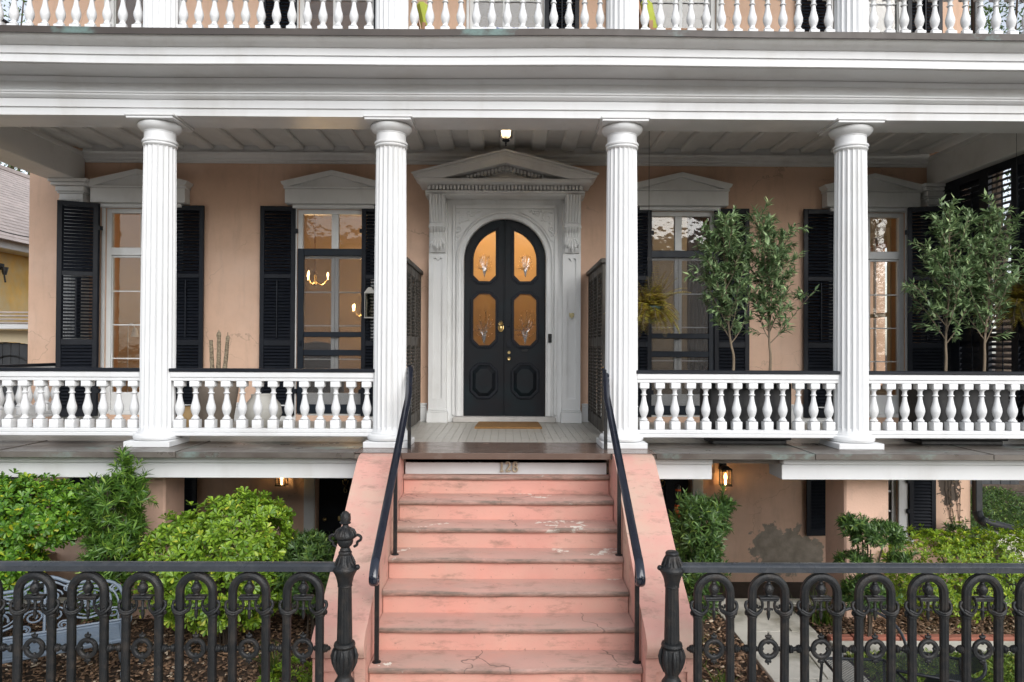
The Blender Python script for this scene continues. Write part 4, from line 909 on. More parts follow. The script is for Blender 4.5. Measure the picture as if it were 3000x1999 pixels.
def fence_post(cx, urn, label):
    T = thing('gate_post', label, 'post', (cx, FY, 0), 'cast iron posts beside the steps')
    m = M(); m.lathe([(.10, -.02), (.10, .12), (.085, .14), (.07, .18), (.085, .22), (.07, .26), (.052, .30), (.065, .34), (.068, .40), (.05, .46), (.058, .50), (.075, .54), (.07, .57), (.05, .60), (.045, .615), (.058, .65), (.072, .69), (.077, .73), (.074, .77), (.064, .80), (.06, .81)], (cx, FY, 0), 20); sh = m.obj('baluster_base', 'iron', T, 50)
    for k in range(8):
        a = 2*math.pi*k/8; q = M(); pts = [(cx+r_*math.cos(a), FY+r_*math.sin(a), z) for r_, z in ((.055, .64), (.074, .70), (.081, .75), (.074, .79), (.070, .805))]; q.tube(pts, [.006, .016, .018, .012, .006], 6); q.obj('cast_leaf', 'iron', sh, 50)
    m = M(); m.tube([(cx, FY, .83), (cx, FY, 1.235)], [.054, .046], prof=[(math.cos(2*math.pi*i/48)*(1 if i % 4 else .93), math.sin(2*math.pi*i/48)*(1 if i % 4 else .93)) for i in range(48)])
    m.lathe([(.055, .80), (.068, .81), (.075, .825), (.070, .842), (.056, .85)], (cx, FY, 0), 20); m.obj('shaft', 'iron', T, 40)
    m = M(); m.lathe([(.046, 1.23), (.052, 1.235), (.05, 1.245), (.052, 1.26), (.062, 1.30), (.076, 1.33), (.086, 1.345), (.088, 1.36), (.078, 1.372), (.072, 1.378), (.056, 1.41), (.046, 1.44), (.042, 1.455), (.046, 1.46), (.046, 1.472), (.036, 1.482)], (cx, FY, 0), 24)
    for k in range(12): a = 2*math.pi*k/12; m.tube([(cx+r_*math.cos(a), FY+r_*math.sin(a), z) for r_, z in ((.044, 1.45), (.056, 1.415), (.072, 1.385))], [.004, .010, .006], 5)
    for s in (-1, 1): m.ball((cx+s*.085, FY-.0, 1.365), .02, 8, 5)
    m.obj('post_cap', 'iron', T, 50)
    if urn:
        m = M(); m.lathe([(.034, 1.48), (.038, 1.487), (.033, 1.495), (.030, 1.505), (.042, 1.515), (.052, 1.53), (.056, 1.55), (.054, 1.56), (.072, 1.572), (.077, 1.585), (.072, 1.60), (.058, 1.622), (.036, 1.640), (.022, 1.652), (.020, 1.665), (.036, 1.670), (.040, 1.677), (.032, 1.684), (.034, 1.70), (.033, 1.725), (.022, 1.748), (.006, 1.758)], (cx, FY, 0), 24)
        for k in range(14): a = 2*math.pi*k/14; m.tube([(cx+r_*math.cos(a), FY+r_*math.sin(a), z) for r_, z in ((.04, 1.637), (.060, 1.62), (.075, 1.592))], [.004, .008, .006], 5)
        for k in range(5): m.tube([(cx+.033*math.cos(a), FY+.033*math.sin(a), z) for a, z in ((k*1.26, 1.69), (k*1.26+.5, 1.71), (k*1.26+.7, 1.735))], .005, 5)
        o = m.obj('urn_finial', 'iron', T, 50)
        for s in (-1, 1):
            q = M(); q.tube(smoothline([(cx+s*.06, FY, 1.578), (cx+s*.085, FY, 1.590), (cx+s*.108, FY, 1.578), (cx+s*.106, FY, 1.555), (cx+s*.085, FY, 1.542), (cx+s*.082, FY, 1.522), (cx+s*.06, FY, 1.508)], 3), .010, 7, upv=(0, 1, 0)); q.obj('urn_handle', 'iron', o, 50)
fence_post(-1.126, True, 'black cast iron gate post topped by a handled urn finial, left of steps')
fence_post(1.165, False, 'black cast iron gate post missing its urn, right of steps')

# ================================================================= PORCH THINGS
for s, lab in ((-1, 'dark brown louvred privacy screen left of the front door'), (1, 'dark brown louvred privacy screen right of the front door')):
    X = DX+s*1.215; T = thing('privacy_screen', lab, 'screen', (X, 9.4, FLO), 'louvred screens flanking the door'); y0, y1, z0, z1 = 8.62, 10.13, 1.875, 3.94; MAT_L = 'screen_wood'
    m = M(); t = .024; ym = [8.62, 8.70, 9.06, 9.11, 9.47, 9.53, 9.62, 9.70, 10.03, 10.13]
    sts = ((8.62, 8.70), (9.085, 9.125), (9.52, 9.58), (9.80, 9.835), (10.05, 10.13))
    for a, b in sts: m.box(X-t, X+t, a, b, z0, z1, .003)
    rails = ((z0, z0+.16), (2.93, 3.05), (z1-.10, z1)); bays_ = [(sts[i][1], sts[i+1][0]) for i in range(4)]
    for a, b in bays_:
        for q in rails: m.box(X-t+.003, X+t-.003, a, b, q[0], q[1], .003)
    fr = m.obj('screen_frame', 'screen_wood', T); M().box(X-.05, X+.05, y0-.03, y1+.04, z1+.001, z1+.06, .008).obj('cap', 'screen_wood', T); bag = []
    for a, b in bays_:
        for q0, q1 in ((z0+.16, 2.93), (3.05, z1-.10)):
            n = round((q1-q0)/.044); p = (q1-q0)/n
            for i in range(n): louver(fr, Vector((X, (a+b)/2, q0+p*(i+.5))), b-a, R(90), a > 9.1, bag, 38*s, 'screen_slat', .046)
    bag_obj(bag, fr, 'screen_wood')
m = M(); m.prism([(-.42, 9.28), (.46, 9.28), (.44, 9.97), (-.39, 9.97)], 'z', 1.8525, 1.876); tag(m.obj('doormat', 'coir'), 'brown coir doormat lying on porch floor at the black double door', 'doormat')
# ceiling lamp: glass bell with dark finial
T = thing('ceiling_lamp', 'lit glass bell ceiling lamp over the front door', 'lamp', (-.025, 8.9, 5.44))
m = M(); m.lathe([(.115, 5.705), (.110, 5.68), (.095, 5.64), (.088, 5.58), (.082, 5.55), (.066, 5.525), (.04, 5.512), (.034, 5.515), (.06, 5.53), (.078, 5.555), (.084, 5.58), (.091, 5.64), (.106, 5.68), (.112, 5.705)], (-.025, 8.9, 0), 24); m.obj('glass_bell', 'lamp_bell', T, 50)
m = M(); m.lathe([(.002, 5.435), (.010, 5.445), (.006, 5.455), (.013, 5.475), (.009, 5.485), (.045, 5.50), (.048, 5.51), (.03, 5.516)], (-.025, 8.9, 0), 16); m.obj('finial', 'black_paint', T, 50)
m = M(); m.lathe([(.008, 5.51), (.008, 5.56), (.045, 5.565), (.045, 5.572), (.008, 5.58), (.008, 5.70), (.06, 5.71), (.07, 5.765)], (-.025, 8.9, 0), 12); m.obj('stem', 'black_paint', T, 50)
for k in range(3):
    a = 2*math.pi*k/3; m = M(); m.lathe([(.004, 5.575), (.014, 5.59), (.019, 5.615), (.012, 5.645), (.003, 5.665)], (-.025+.04*math.cos(a), 8.9+.04*math.sin(a), 0), 10); m.obj('bulb', 'bulb_white', T, 60)
def lamp_light(name, loc, e, col, r, parent):
    l = bpy.data.lights.new(name, 'POINT'); l.energy = e; l.color = col; l.shadow_soft_size = r; o = bpy.data.objects.new(name, l); COL.objects.link(o); o.parent = parent; o.location = Vector(loc)-WLOC[parent.name]
lamp_light('lamp_light', (-.025, 8.9, 5.62), 5, (1, .8, .55), .05, T)
# wall lanterns in the basement, porch lantern
def lantern(c, label, lit, w=.15, h=.27, mat='black_paint', bulb='bulb_warm', e=0, cage='brass'):
    x, y, z = c; T = thing('wall_lantern', label, 'lantern', (x, y, z), 'wall lanterns'); hw_ = w/2; m = M(); b = .009
    for sx in (-1, 1):
        for sy in (-1, 1): m.box(x+sx*(hw_-b)-b/2, x+sx*(hw_-b)+b/2, y+sy*(hw_-b)-b/2, y+sy*(hw_-b)+b/2, z, z+h*.8, 0)
    m.box(x-hw_, x+hw_, y-hw_, y+hw_, z-.012, z+.002).box(x-hw_, x+hw_, y-hw_, y+hw_, z+h*.8, z+h*.8+.012); k = len(m.v)
    m.prism([(x-hw_, z+h*.8+.013), (x+hw_, z+h*.8+.013), (x+.02, z+h), (x-.02, z+h)], 'y', y-hw_*.9, y+hw_*.9).box(x-.015, x+.015, y, 10.19, z+h*.86, z+h*.9).box(x-.05, x+.05, 10.17, 10.199, z+h*.6, z+h*1.05, .004)
    m.obj('cage', mat, T, 30)
    for sx in (-1, 1): M().box(x+sx*(hw_-b)-.001, x+sx*(hw_-b)+.001, y-hw_+2*b, y+hw_-2*b, z+.004, z+h*.79).obj('glass', 'lamp_glass', T, 0)
    M().box(x-hw_+2*b, x+hw_-2*b, y-hw_+b-.001, y-hw_+b+.001, z+.004, z+h*.79).obj('glass', 'lamp_glass', T, 0)
    m = M(); m.lathe([(.010, z), (.012, z+.06), (.006, z+.065), (.018, z+.085), (.022, z+.115), (.012, z+.15), (.002, z+.165)], (x, y, 0), 12); m.obj('bulb', bulb if lit else 'lamp_glass', T, 60)
    if lit and e: lamp_light('lantern_light', (x, y-.0, z+.12), e, (1, .50, .15), .02, T)
lantern((3.10, 10.06, .985), 'lit black box lantern on the basement wall right of the steps', True, e=110)
lantern((-3.165, 10.06, .97), 'small lantern on basement wall beside door six, mostly hidden by fascia', True, e=9)
lantern((-1.93, 10.05, 3.33), 'small grey lantern on porch wall half hidden behind the second column', False, .15, .42, 'grey_ceramic')
# tall pot with dried cactus stems, two round jars
T = thing('stem_planter', 'tall tapered brown pot behind left balustrade holding dried stems', 'planter', (-3.67, 9.0, FLO))
m = M(); m.lathe([(.19, 1.855), (.20, 1.87), (.285, 2.46), (.30, 2.47), (.30, 2.50), (.27, 2.50), (.25, 2.44), (.02, 2.43)], (-3.67, 9.0, 0), 28); m.obj('pot', 'stone_pot', T, 40)
for i, pts in enumerate(([(-3.70, 9.0, 2.42), (-3.72, 9, 2.7), (-3.735, 9, 2.99)], [(-3.66, 9.02, 2.42), (-3.645, 9.02, 2.75), (-3.645, 9.02, 3.09)], [(-3.58, 8.98, 2.42), (-3.55, 9, 2.72), (-3.525, 9, 3.04)])):
    p = smoothline(pts, 8); m = M(); m.tube(p, [.030-.0006*k+.003*(k % 3 == 0) for k in range(len(p))], 9); tip = p[-1]
    if i == 1: m.lathe([(.02, -.08), (.028, -.05), (.026, -.02), (.012, .005), (.003, .03)], tip, 9)
    if i == 2: m.lathe([(.02, -.07), (.022, -.03), (.008, .0), (.003, .05)], tip, 9)
    m.obj('dried_stem', 'dried_stem', T, 50)
def jar(name, c, r, h, mat, label):
    m = M(); m.lathe([(r*.5, 0), (r*.8, h*.12), (r, h*.45), (r*.92, h*.7), (r*.6, h*.92), (r*.62, h), (r*.5, h), (r*.45, h*.9)], c, 24); tag(m.obj(name, mat, None, 50), label, 'jar')
jar('round_jar', (-3.16, 9.25, 1.853), .24, .44, 'grey_ceramic', 'pale grey round jar on porch floor right of the dried stem pot')
jar('round_jar', (-4.02, 9.1, 1.853), .14, .29, 'ochre_ceramic', 'small ochre round jar on porch floor left of the dried stem pot')
for x0, x1, lab in ((2.24, 3.14, 'long black trough planter behind right balustrade beside the third column'), (4.56, 5.55, 'long black trough planter behind right balustrade near the louvred end wall')):
    m = M(); m.box(x0+.04, x1-.04, 7.86, 8.22, 1.853, 1.895, .006).box(x0, x1, 7.82, 8.26, 1.90, 2.53, .012).box(x0-.015, x1+.015, 7.80, 8.28, 2.531, 2.575, .008); T = tag(m.obj('trough_planter', 'planter_black'), lab, 'planter', 'trough planters on the porch')
    M().box(x0+.01, x1-.01, 7.83, 8.25, 2.576, 2.582).obj('potting_soil', 'soil', T, 0)

# ================================================================= FOLIAGE
OBO = (np.array([(0, 0, 0), (.45, .22, .05), (.82, .34, .02), (1, .0, -.10), (.82, -.34, .02), (.45, -.22, .05)]), np.array([(0, 1, 2, 3), (0, 3, 4, 5)]))
LAN = (np.array([(0, 0, 0), (.4, .5, .03), (1, 0, -.12), (.4, -.5, .03)]), np.array([(0, 1, 2, 3)]))
def unit(v): return v/np.maximum(np.linalg.norm(v, axis=1, keepdims=True), 1e-9)
def leafmesh(B, D, N, L, Wd, shape):
    D = unit(D); S_ = unit(np.cross(D, N)); U = np.cross(S_, D); sh, fc = shape; n, k = len(B), len(sh)
    L = np.broadcast_to(L, (n,)); Wd = np.broadcast_to(Wd, (n,))
    V = B[:, None]+D[:, None]*(sh[None, :, 0:1]*L[:, None, None])+S_[:, None]*(sh[None, :, 1:2]*Wd[:, None, None])+U[:, None]*(sh[None, :, 2:3]*L[:, None, None])
    F = (np.arange(n)[:, None, None]*k+fc[None]).reshape(-1, 4); return V.reshape(-1, 3), F
def join(parts):
    vs, fs, o = [], [], 0
    for v, f in parts: vs.append(v); fs.append(f+o); o += len(v)
    return np.concatenate(vs), np.concatenate(fs)
def blob_points(ells, n, depth=.12, low=-.75):
    out = []; nor = []; E_ = [(np.array(c), np.array(r)) for c, r in ells]; area = np.array([r[0]*r[1]+r[1]*r[2]+r[0]*r[2] for c, r in E_])
    for (c, r), k in zip(E_, (area/area.sum()*n).astype(int)):
        d = unit(rng.normal(size=(k, 3))); d = d[d[:, 2] > low]; s = 1-np.abs(rng.normal(size=(len(d), 1)))*depth+.04*np.sin(d[:, :1]*9+d[:, 1:2]*7); p = c+d*r*s+d*(rng.random((len(d), 1)) < .10)*rng.uniform(.03, .10, (len(d), 1)); keep = np.ones(len(p), bool)
        for c2, r2 in E_:
            if c2 is c: continue
            keep &= (((p-c2)/(r2*.86))**2).sum(1) > 1
        out.append(p[keep]); nor.append(unit(d/r)[keep])
    return np.concatenate(out), np.concatenate(nor)
def frame_of(N):
    A = np.where(np.abs(N[:, 2:3]) < .9, np.array([[0, 0, 1.]]), np.array([[1., 0, 0]])); U = unit(np.cross(N, A)); return U, np.cross(N, U)
def whorls(P, N, k, L, Wr, el=(15, 50)):
    """rosettes of k leaves at each point"""
    N = unit(N+rng.normal(size=N.shape)*.28+np.array([0, 0, .35])); U, V = frame_of(N); ph = rng.uniform(0, 6.28, len(P)); parts = []; sc_ = rng.uniform(.75, 1.2, len(P))
    for i in range(k):
        a = ph+6.28*i/k+rng.normal(size=len(P))*.2; e = np.radians(rng.uniform(*el, len(P)))[:, None]
        rad = np.cos(a)[:, None]*U+np.sin(a)[:, None]*V; D = rad*np.cos(e)+N*np.sin(e); l = L*sc_*rng.uniform(.75, 1.15, len(P)); parts.append(leafmesh(P+rad*.004, D, N, l, l*Wr, OBO))
    return join(parts)
def shoots(P, N, k, L, wd, tw=.07, el=(20, 60)):
    """short twigs set with narrow leaves"""
    N = unit(N+rng.normal(size=N.shape)*.35+np.array([0, 0, .45])); U, V = frame_of(N); parts = []; sc_ = rng.uniform(.75, 1.25, len(P))
    for i in range(k):
        a = rng.uniform(0, 6.28, len(P)); e = np.radians(rng.uniform(*el, len(P)))[:, None]; rad = np.cos(a)[:, None]*U+np.sin(a)[:, None]*V; D = rad*np.cos(e)+N*np.sin(e)
        l = L*sc_*rng.uniform(.7, 1.1, len(P)); parts.append(leafmesh(P+N*(tw*(i/k-.4))[..., None] if False else P+N*(tw*(i/k-.4)), D, N, l, wd*np.ones(len(P)), LAN))
    return join(parts)
def stems(parent, x, y, z1, spread, n, r=.012, mat='dark_bark', z0=-.02):
    m = M()
    for i in range(n):
        a = random.uniform(0, 6.28); q = random.uniform(.2, 1)*spread; m.tube(smoothline([(x+random.uniform(-.05, .05), y+random.uniform(-.05, .05), z0), (x+q*.4*math.cos(a), y+q*.4*math.sin(a), z0+(z1-z0)*.5), (x+q*math.cos(a), y+q*math.sin(a), z1*random.uniform(.8, 1))], 4), [r*(1-.06*k) for k in range(9)], 6)
    m.obj('trunk', mat, parent, 50)
def shrub(name, label, ells, kind, n, mat, group=None, base=None, cat='shrub', L=.055, inner=True, low=-.75):
    c0 = base or (ells[0][0][0], ells[0][0][1], 0); T = thing(name, label, cat, c0, group)
    P_, N_ = blob_points(ells, n, .10, low); parts = []
    if kind == 'whorl': parts.append(whorls(P_, N_, 7, L, .62))
    else: parts.append(shoots(P_, N_, 15, L*1.3, .015))
    if inner:
        e2 = [(c, tuple(q*.80 for q in r)) for c, r in ells]; P2, N2 = blob_points(e2, n//2, .12, low); parts.append(whorls(P2, N2, 6, L*1.05, .62) if kind == 'whorl' else shoots(P2, N2, 12, L*1.3, .016))
    v, f = join(parts); v[:, 2] = np.maximum(v[:, 2], .02); mk('crown', v, f, mat, T, 0); stems(T, c0[0], c0[1], max(c[2] for c, r in ells), .25, 6); return T
shrub('rounded_shrub', 'broad bright green clipped bush between tall leafy shrub and the steps', [((-2.78, 6.95, .62), (.62, .5, .5)), ((-3.06, 6.95, .86), (.44, .44, .42)), ((-2.58, 6.93, 1.02), (.46, .44, .45)), ((-2.34, 6.93, 1.12), (.24, .3, .28))], 'whorl', 2200, 'leaf_pitto', base=(-2.75, 6.95, 0), L=.062)
shrub('hedge_shrub', 'flat-topped dark green bush with yellow leaves at far left edge', [((-4.72, 7.0, 1.24), (.62, .45, .36)), ((-5.3, 7.0, 1.2), (.6, .5, .42)), ((-4.85, 6.8, .80), (.42, .4, .34)), ((-5.2, 6.6, .45), (.5, .4, .4))], 'whorl', 3200, 'leaf_pitto_dark', base=(-4.9, 7.0, 0), L=.062)
shrub('podocarpus_shrub', 'tall narrow-leaved shrub with pointed top in front of left pier', [((-3.86, 7.02, 1.30), (.22, .22, .30)), ((-3.78, 7.02, 1.64), (.07, .07, .17)), ((-3.84, 7.0, .90), (.22, .22, .22)), ((-3.9, 7.0, .5), (.18, .2, .25)), ((-3.64, 7.0, 1.50), (.08, .09, .09)), ((-4.02, 7.0, 1.46), (.09, .1, .12)), ((-3.70, 7.0, 1.12), (.12, .12, .10))], 'shoot', 620, 'leaf_podo_light', 'narrow-leaved shrubs', base=(-3.86, 7.0, 0), L=.075)
shrub('podocarpus_shrub', 'low rounded narrow-leaved shrub against the left side of the steps', [((-1.92, 7.0, .78), (.27, .25, .27)), ((-1.85, 7.0, .55), (.24, .24, .25))], 'shoot', 480, 'leaf_podo', 'narrow-leaved shrubs', base=(-1.9, 7.0, 0), L=.06)
shrub('podocarpus_shrub', 'dense upright narrow-leaved shrub against the right side of the steps', [((1.90, 7.0, 1.16), (.24, .24, .25)), ((1.86, 7.0, .80), (.22, .22, .27)), ((1.83, 7.0, .5), (.2, .2, .28)), ((2.10, 7.0, 1.34), (.09, .1, .08))], 'shoot', 640, 'leaf_podo', 'narrow-leaved shrubs', base=(1.9, 7.0, 0), L=.065)
shrub('podocarpus_shrub', 'cloud-pruned narrow-leaved shrub in front of the right pier', [((3.66, 7.05, 1.08), (.26, .22, .075)), ((3.44, 7.05, .80), (.13, .15, .06)), ((3.90, 7.05, .80), (.09, .10, .045)), ((3.58, 7.05, .48), (.22, .2, .12)), ((3.44, 7.05, 1.17), (.09, .1, .06))], 'shoot', 420, 'leaf_podo', 'narrow-leaved shrubs', base=(3.62, 7.1, 0), L=.055)
shrub('low_hedge', 'low bright yellow-green hedge on right side before the basement window', [((4.55, 7.6, .66), (.6, .5, .30)), ((5.2, 7.6, .68), (.6, .5, .30)), ((4.6, 7.45, .42), (.6, .45, .3)), ((5.9, 7.7, .66), (.6, .5, .3)), ((5.3, 7.45, .42), (.7, .45, .3))], 'whorl', 2600, 'leaf_hedge', base=(4.9, 7.6, 0), cat='hedge', L=.042)
shrub('small_bush', 'small dark scruffy bush at the base of the ivy-marked wall', [((6.30, 9.95, .26), (.20, .12, .20)), ((6.42, 9.95, .20), (.16, .12, .16))], 'shoot', 130, 'leaf_podo', base=(6.3, 9.95, .05), L=.06, inner=False)
shrub('small_plant', 'small leafy green plant at the foot of the left cheek wall', [((-1.78, 6.0, .14), (.16, .16, .16)), ((-1.95, 5.9, .08), (.12, .12, .1))], 'whorl', 150, 'leaf_pitto', base=(-1.8, 6.0, 0), cat='plant', L=.04, inner=False)
# strappy tufts
def tuft(c, n, h, label):
    T = thing('grass_tuft', label, 'grass tuft', c, 'grass tufts by the path'); B = np.array(c)+rng.normal(size=(n, 3))*np.array([.05, .05, 0]); a = rng.uniform(0, 6.28, n); parts = []
    rad = np.stack([np.cos(a), np.sin(a), np.zeros(n)], 1); lean = rng.uniform(.15, .9, n)[:, None]; L = h*rng.uniform(.6, 1.1, n)[:, None]; prev = B; pw = .007; S_ = np.stack([-np.sin(a), np.cos(a), np.zeros(n)], 1); segs = []
    for k, t in enumerate((.0, .35, .7, 1.0)): segs.append(B+np.array([0, 0, 1])*L*(t-.55*lean*t*t)+rad*L*lean*(t**1.6))
    vs = []; wv = (.006, .006, .004, .0005)
    for p, w_ in zip(segs, wv): vs += [p-S_*w_, p+S_*w_]
    V = np.stack(vs, 1).reshape(-1, 3); F = (np.arange(n)[:, None, None]*8+np.array([(0, 1, 3, 2), (2, 3, 5, 4), (4, 5, 7, 6)])[None]).reshape(-1, 4); mk('blades', V, F, 'grass_blade', T, 0)
tuft((1.68, 6.5, 0), 70, .42, 'strappy grass tuft between the right cheek wall and the path'); tuft((1.8, 5.9, 0), 50, .3, 'smaller yellowing grass tuft low beside the right cheek wall')
tuft((3.34, 7.5, 0), 80, .45, 'tall strappy grass tuft at the foot of the right pier'); tuft((2.15, 7.75, 0), 40, .3, 'thin grass tuft left of the path by the basement'); tuft((-2.05, 6.3, 0), 60, .4, 'dark strappy grass tuft under the bush left of steps'); tuft((-1.62, 5.75, 0), 45, .34, 'pale strappy grass tuft at the left pedestal')
# olive trees in the planters
def olive(x, y, z0, zt, label, seed, half=.30, lean=0):
    rd = random.Random(seed); T = thing('olive_tree', label, 'tree', (x, y, z0), 'slim olive trees in the porch planters'); m = M(); LB, LD, LN = [], [], []
    zf = 3.02; tr = smoothline([(x, y, z0), (x+.012, y, z0+.25), (x-.004+lean*.3, y, zf), (x+lean, y, zf+.55), (x+lean*1.3, y, zt-.15)], 6); m.tube(tr, [.017-.0004*k for k in range(len(tr))], 7)
    def twig(p, d, L, r, leafy):
        pts = [Vector(p)]; d = Vector(d).normalized()
        for k in range(8):
            d = (d+Vector((rd.uniform(-.12, .12), rd.uniform(-.12, .12), .07 if k < 5 else -.08))).normalized(); pts.append(pts[-1]+d*(L/8))
            if leafy and k > 0:
                for sg in (-1, 1, 0):
                    sv = d.cross(Vector((rd.uniform(-1, 1), rd.uniform(-1, 1), .4))).normalized(); LB.append(pts[-1]+Vector((rd.uniform(-.008, .008),)*3)); LD.append(d*.75+sv*(sg if sg else .3)*.8+Vector((0, 0, rd.uniform(-.35, .1)))); LN.append(Vector((rd.uniform(-.5, .5), rd.uniform(-.8, .2), 1)))
        m.tube(pts, [r*(1-.09*k) for k in range(9)], 5); return pts
    nb = 21
    for i in range(nb):
        t = i/(nb-1); z = zf-.04+(zt-zf-.30)*t; k = min(len(tr)-1, int(len(tr)*(.42+.5*t))); b = tr[min(range(len(tr)), key=lambda q: abs(tr[q].z-z))]
        a = i*2.4+rd.uniform(-.5, .5); wd_ = half*(1.05-.45*t)*rd.uniform(.75, 1.25); d = (math.cos(a)*.75, math.sin(a)*.6, rd.uniform(.7, 1.3)); p = twig(b, d, wd_*1.75, .0065, True)
        for j in (1, 2, 3, 5, 6, 7):
            a2 = rd.uniform(0, 6.28); twig(p[j], (math.cos(a2), math.sin(a2)*.8, rd.uniform(-.1, .9)), rd.uniform(.13, .22), .003, True)
    for j in range(5): twig(tr[-2], (rd.uniform(-.4, .4), rd.uniform(-.4, .4), 1), rd.uniform(.2, .32), .004, True)
    m.obj('trunk', 'bark', T, 50); n = len(LB); l = rng.uniform(.06, .105, n); v, f = leafmesh(np.array(LB), np.array(LD), np.array(LN), l, l*.30, LAN); mk('crown', v, f, 'leaf_olive', T, 0)
olive(2.56, 8.05, 2.56, 4.42, 'slim olive tree in front of the third window, left of its pair', 3, .35, -.08)
olive(2.98, 8.05, 2.56, 4.40, 'slim olive tree before peach wall between two shutters', 8, .34, .0)
olive(4.98, 8.05, 2.56, 4.42, 'olive tree before the open black shutter at right end window', 21, .36, .04)
olive(5.42, 8.05, 2.56, 4.46, 'olive tree nearest the louvred end wall on the right', 33, .42, .06)
# hanging ferns
def fern(x, y, zp, label, seed, pot=True):
    rd = random.Random(seed); T = thing('hanging_fern', label, 'fern', (x, y, zp), 'hanging ferns on the right porch'); m = M()
    m.lathe([(.10, zp), (.13, zp+.02), (.165, zp+.15), (.175, zp+.16), (.175, zp+.18), (.15, zp+.18), (.02, zp+.165)], (x, y, 0), 20); m.obj('pot', 'green_pot', T, 45)
    m = M(); hk = zp+.72
    for k in range(3): a = 2.1*k+.4; m.tube([(x+.17*math.cos(a), y+.17*math.sin(a), zp+.17), (x, y, hk)], .002, 4)
    m.tube([(x, y, hk), (x, y, 5.67)], .003, 4); m.tube([(x+.018*math.cos(t), y, hk+.018*math.sin(t)) for t in np.linspace(0, 6.28, 12)], .003, 5); m.obj('hanger_wire', 'iron', T, 0)
    LB, LD, LN, LL = [], [], [], []; m = M()
    for i in range(120):
        a = rd.uniform(0, 6.28); el = rd.choice((rd.uniform(-.3, .6), rd.uniform(.3, 1.5), rd.uniform(.6, 1.5))); L = rd.uniform(.2, .52); p = Vector((x+.05*math.cos(a), y+.05*math.sin(a), zp+.16)); d = Vector((math.cos(a)*math.cos(el), math.sin(a)*math.cos(el), math.sin(el))); pts = [p]
        for k in range(22):
            d = (d+Vector((rd.uniform(-.05, .05), rd.uniform(-.05, .05), -.035-.045*math.cos(el)))).normalized(); p = p+d*(L/22); pts.append(p); side = d.cross(Vector((0, 0, 1))); side = side.normalized() if side.length > .1 else Vector((1, 0, 0))
            for sg in (-1, 1): LB.append(p); LD.append(side*sg+d*.2+Vector((0, 0, -.15))); LN.append(Vector((0, 0, 1))+d*rd.uniform(-.3, .3)); LL.append(.062*math.sin(math.pi*min(1, (k+2)/25))+.008)
        m.tube(pts[::2], .0018, 4)
    m.obj('frond_stems', 'bark', T, 0); LL = np.array(LL); v, f = leafmesh(np.array(LB), np.array(LD), np.array(LN), LL, .0125*np.ones(len(LL)), LAN); mk('fronds', v, f, 'leaf_fern', T, 0)
fern(1.60, 8.02, 3.20, 'yellowing fern in hanging green pot beside the third column', 4); fern(6.02, 8.35, 3.28, 'browning hanging fern at the far right edge by the louvred wall', 9)
# wilted climber on the wall
T = thing('wall_vine', 'bare withered vine climbing the stucco by the far right corner', 'vine', (6.45, 10.18, .1)); m = M(); LB, LD = [], []
for i in range(5):
    p = Vector((6.46+.02*i, 10.188, .08)); pts = [p]
    for k in range(10): p = p+Vector((random.uniform(-.035, .03)-.006*i, 0, .105)); pts.append(p); LB.append(p); LD.append((random.uniform(-1, 1), -.35, random.uniform(-1, .6)))
    m.tube(pts, .004, 5)
m.obj('stem', 'dark_bark', T, 0); v, f = leafmesh(np.array(LB), np.array(LD), np.tile([[0, -1., .2]], (len(LB), 1)), .04*np.ones(len(LB)), .022*np.ones(len(LB)), OBO); mk('leaves', v, f, 'dead_leaf', T, 0)

# --- ground litter and lawn (uncountable) ---------------------------------------------
def chips(n, x0, x1, y0, y1, name, label, avoid=lambda x, y: False, zb=.012):
    P_ = np.stack([rng.uniform(x0, x1, n), rng.uniform(y0, y1, n), rng.uniform(zb, zb+.03, n)], 1); P_ = P_[[not avoid(p[0], p[1]) for p in P_]]; n = len(P_)
    a = rng.uniform(0, 6.28, n); t1 = rng.normal(size=n)*.25; L = rng.uniform(.018, .055, n); Wd = L*rng.uniform(.25, .55, n); U = np.stack([np.cos(a)*np.cos(t1), np.sin(a)*np.cos(t1), np.sin(t1)], 1); V = np.stack([-np.sin(a), np.cos(a), rng.normal(size=n)*.3], 1); Nn = np.cross(U, V); vs = []
    for su in (-1, 1):
        for sv in (-1, 1):
            for sn in (-1, 1): vs.append(P_+U*(su*L/2)[:, None]+V*(sv*Wd/2)[:, None]+Nn*(sn*.003))
    V_ = np.stack(vs, 1).reshape(-1, 3); F = (np.arange(n)[:, None, None]*8+np.array([(0, 1, 3, 2), (4, 6, 7, 5), (0, 4, 5, 1), (2, 3, 7, 6), (0, 2, 6, 4), (1, 5, 7, 3)])[None]).reshape(-1, 4)
    tag(mk(name, V_, F, 'mulch', None, 0), label, 'mulch', None, 'stuff')
chips(9000, -5.2, -1.47, 5.12, 8.0, 'bark_mulch', 'brown bark chips and dead leaves covering the left bed'); chips(2200, 1.47, 2.3, 5.12, 8.0, 'bark_mulch', 'brown bark chips in the narrow bed between steps and path'); chips(4200, 3.2, 6.2, 7.14, 8.0, 'bark_mulch', 'reddish bark chips in the bed under the right pier')
n = 16000; B = np.stack([rng.uniform(3.2, 5.4, n), rng.uniform(5.2, 6.72, n), rng.uniform(.0, .06, n)], 1); a = rng.uniform(0, 6.28, n); D_ = np.stack([np.cos(a), np.sin(a), rng.uniform(.2, 1.2, n)], 1)
v, f = leafmesh(B, D_, np.tile([[0, 0, 1.]], (n, 1))+rng.normal(size=(n, 3))*.3, rng.uniform(.025, .055, n), rng.uniform(.014, .022, n), OBO); tag(mk('lawn', v, f, 'leaf_lawn', None, 0), 'small-leaved green lawn behind the right fence', 'lawn', None, 'stuff')
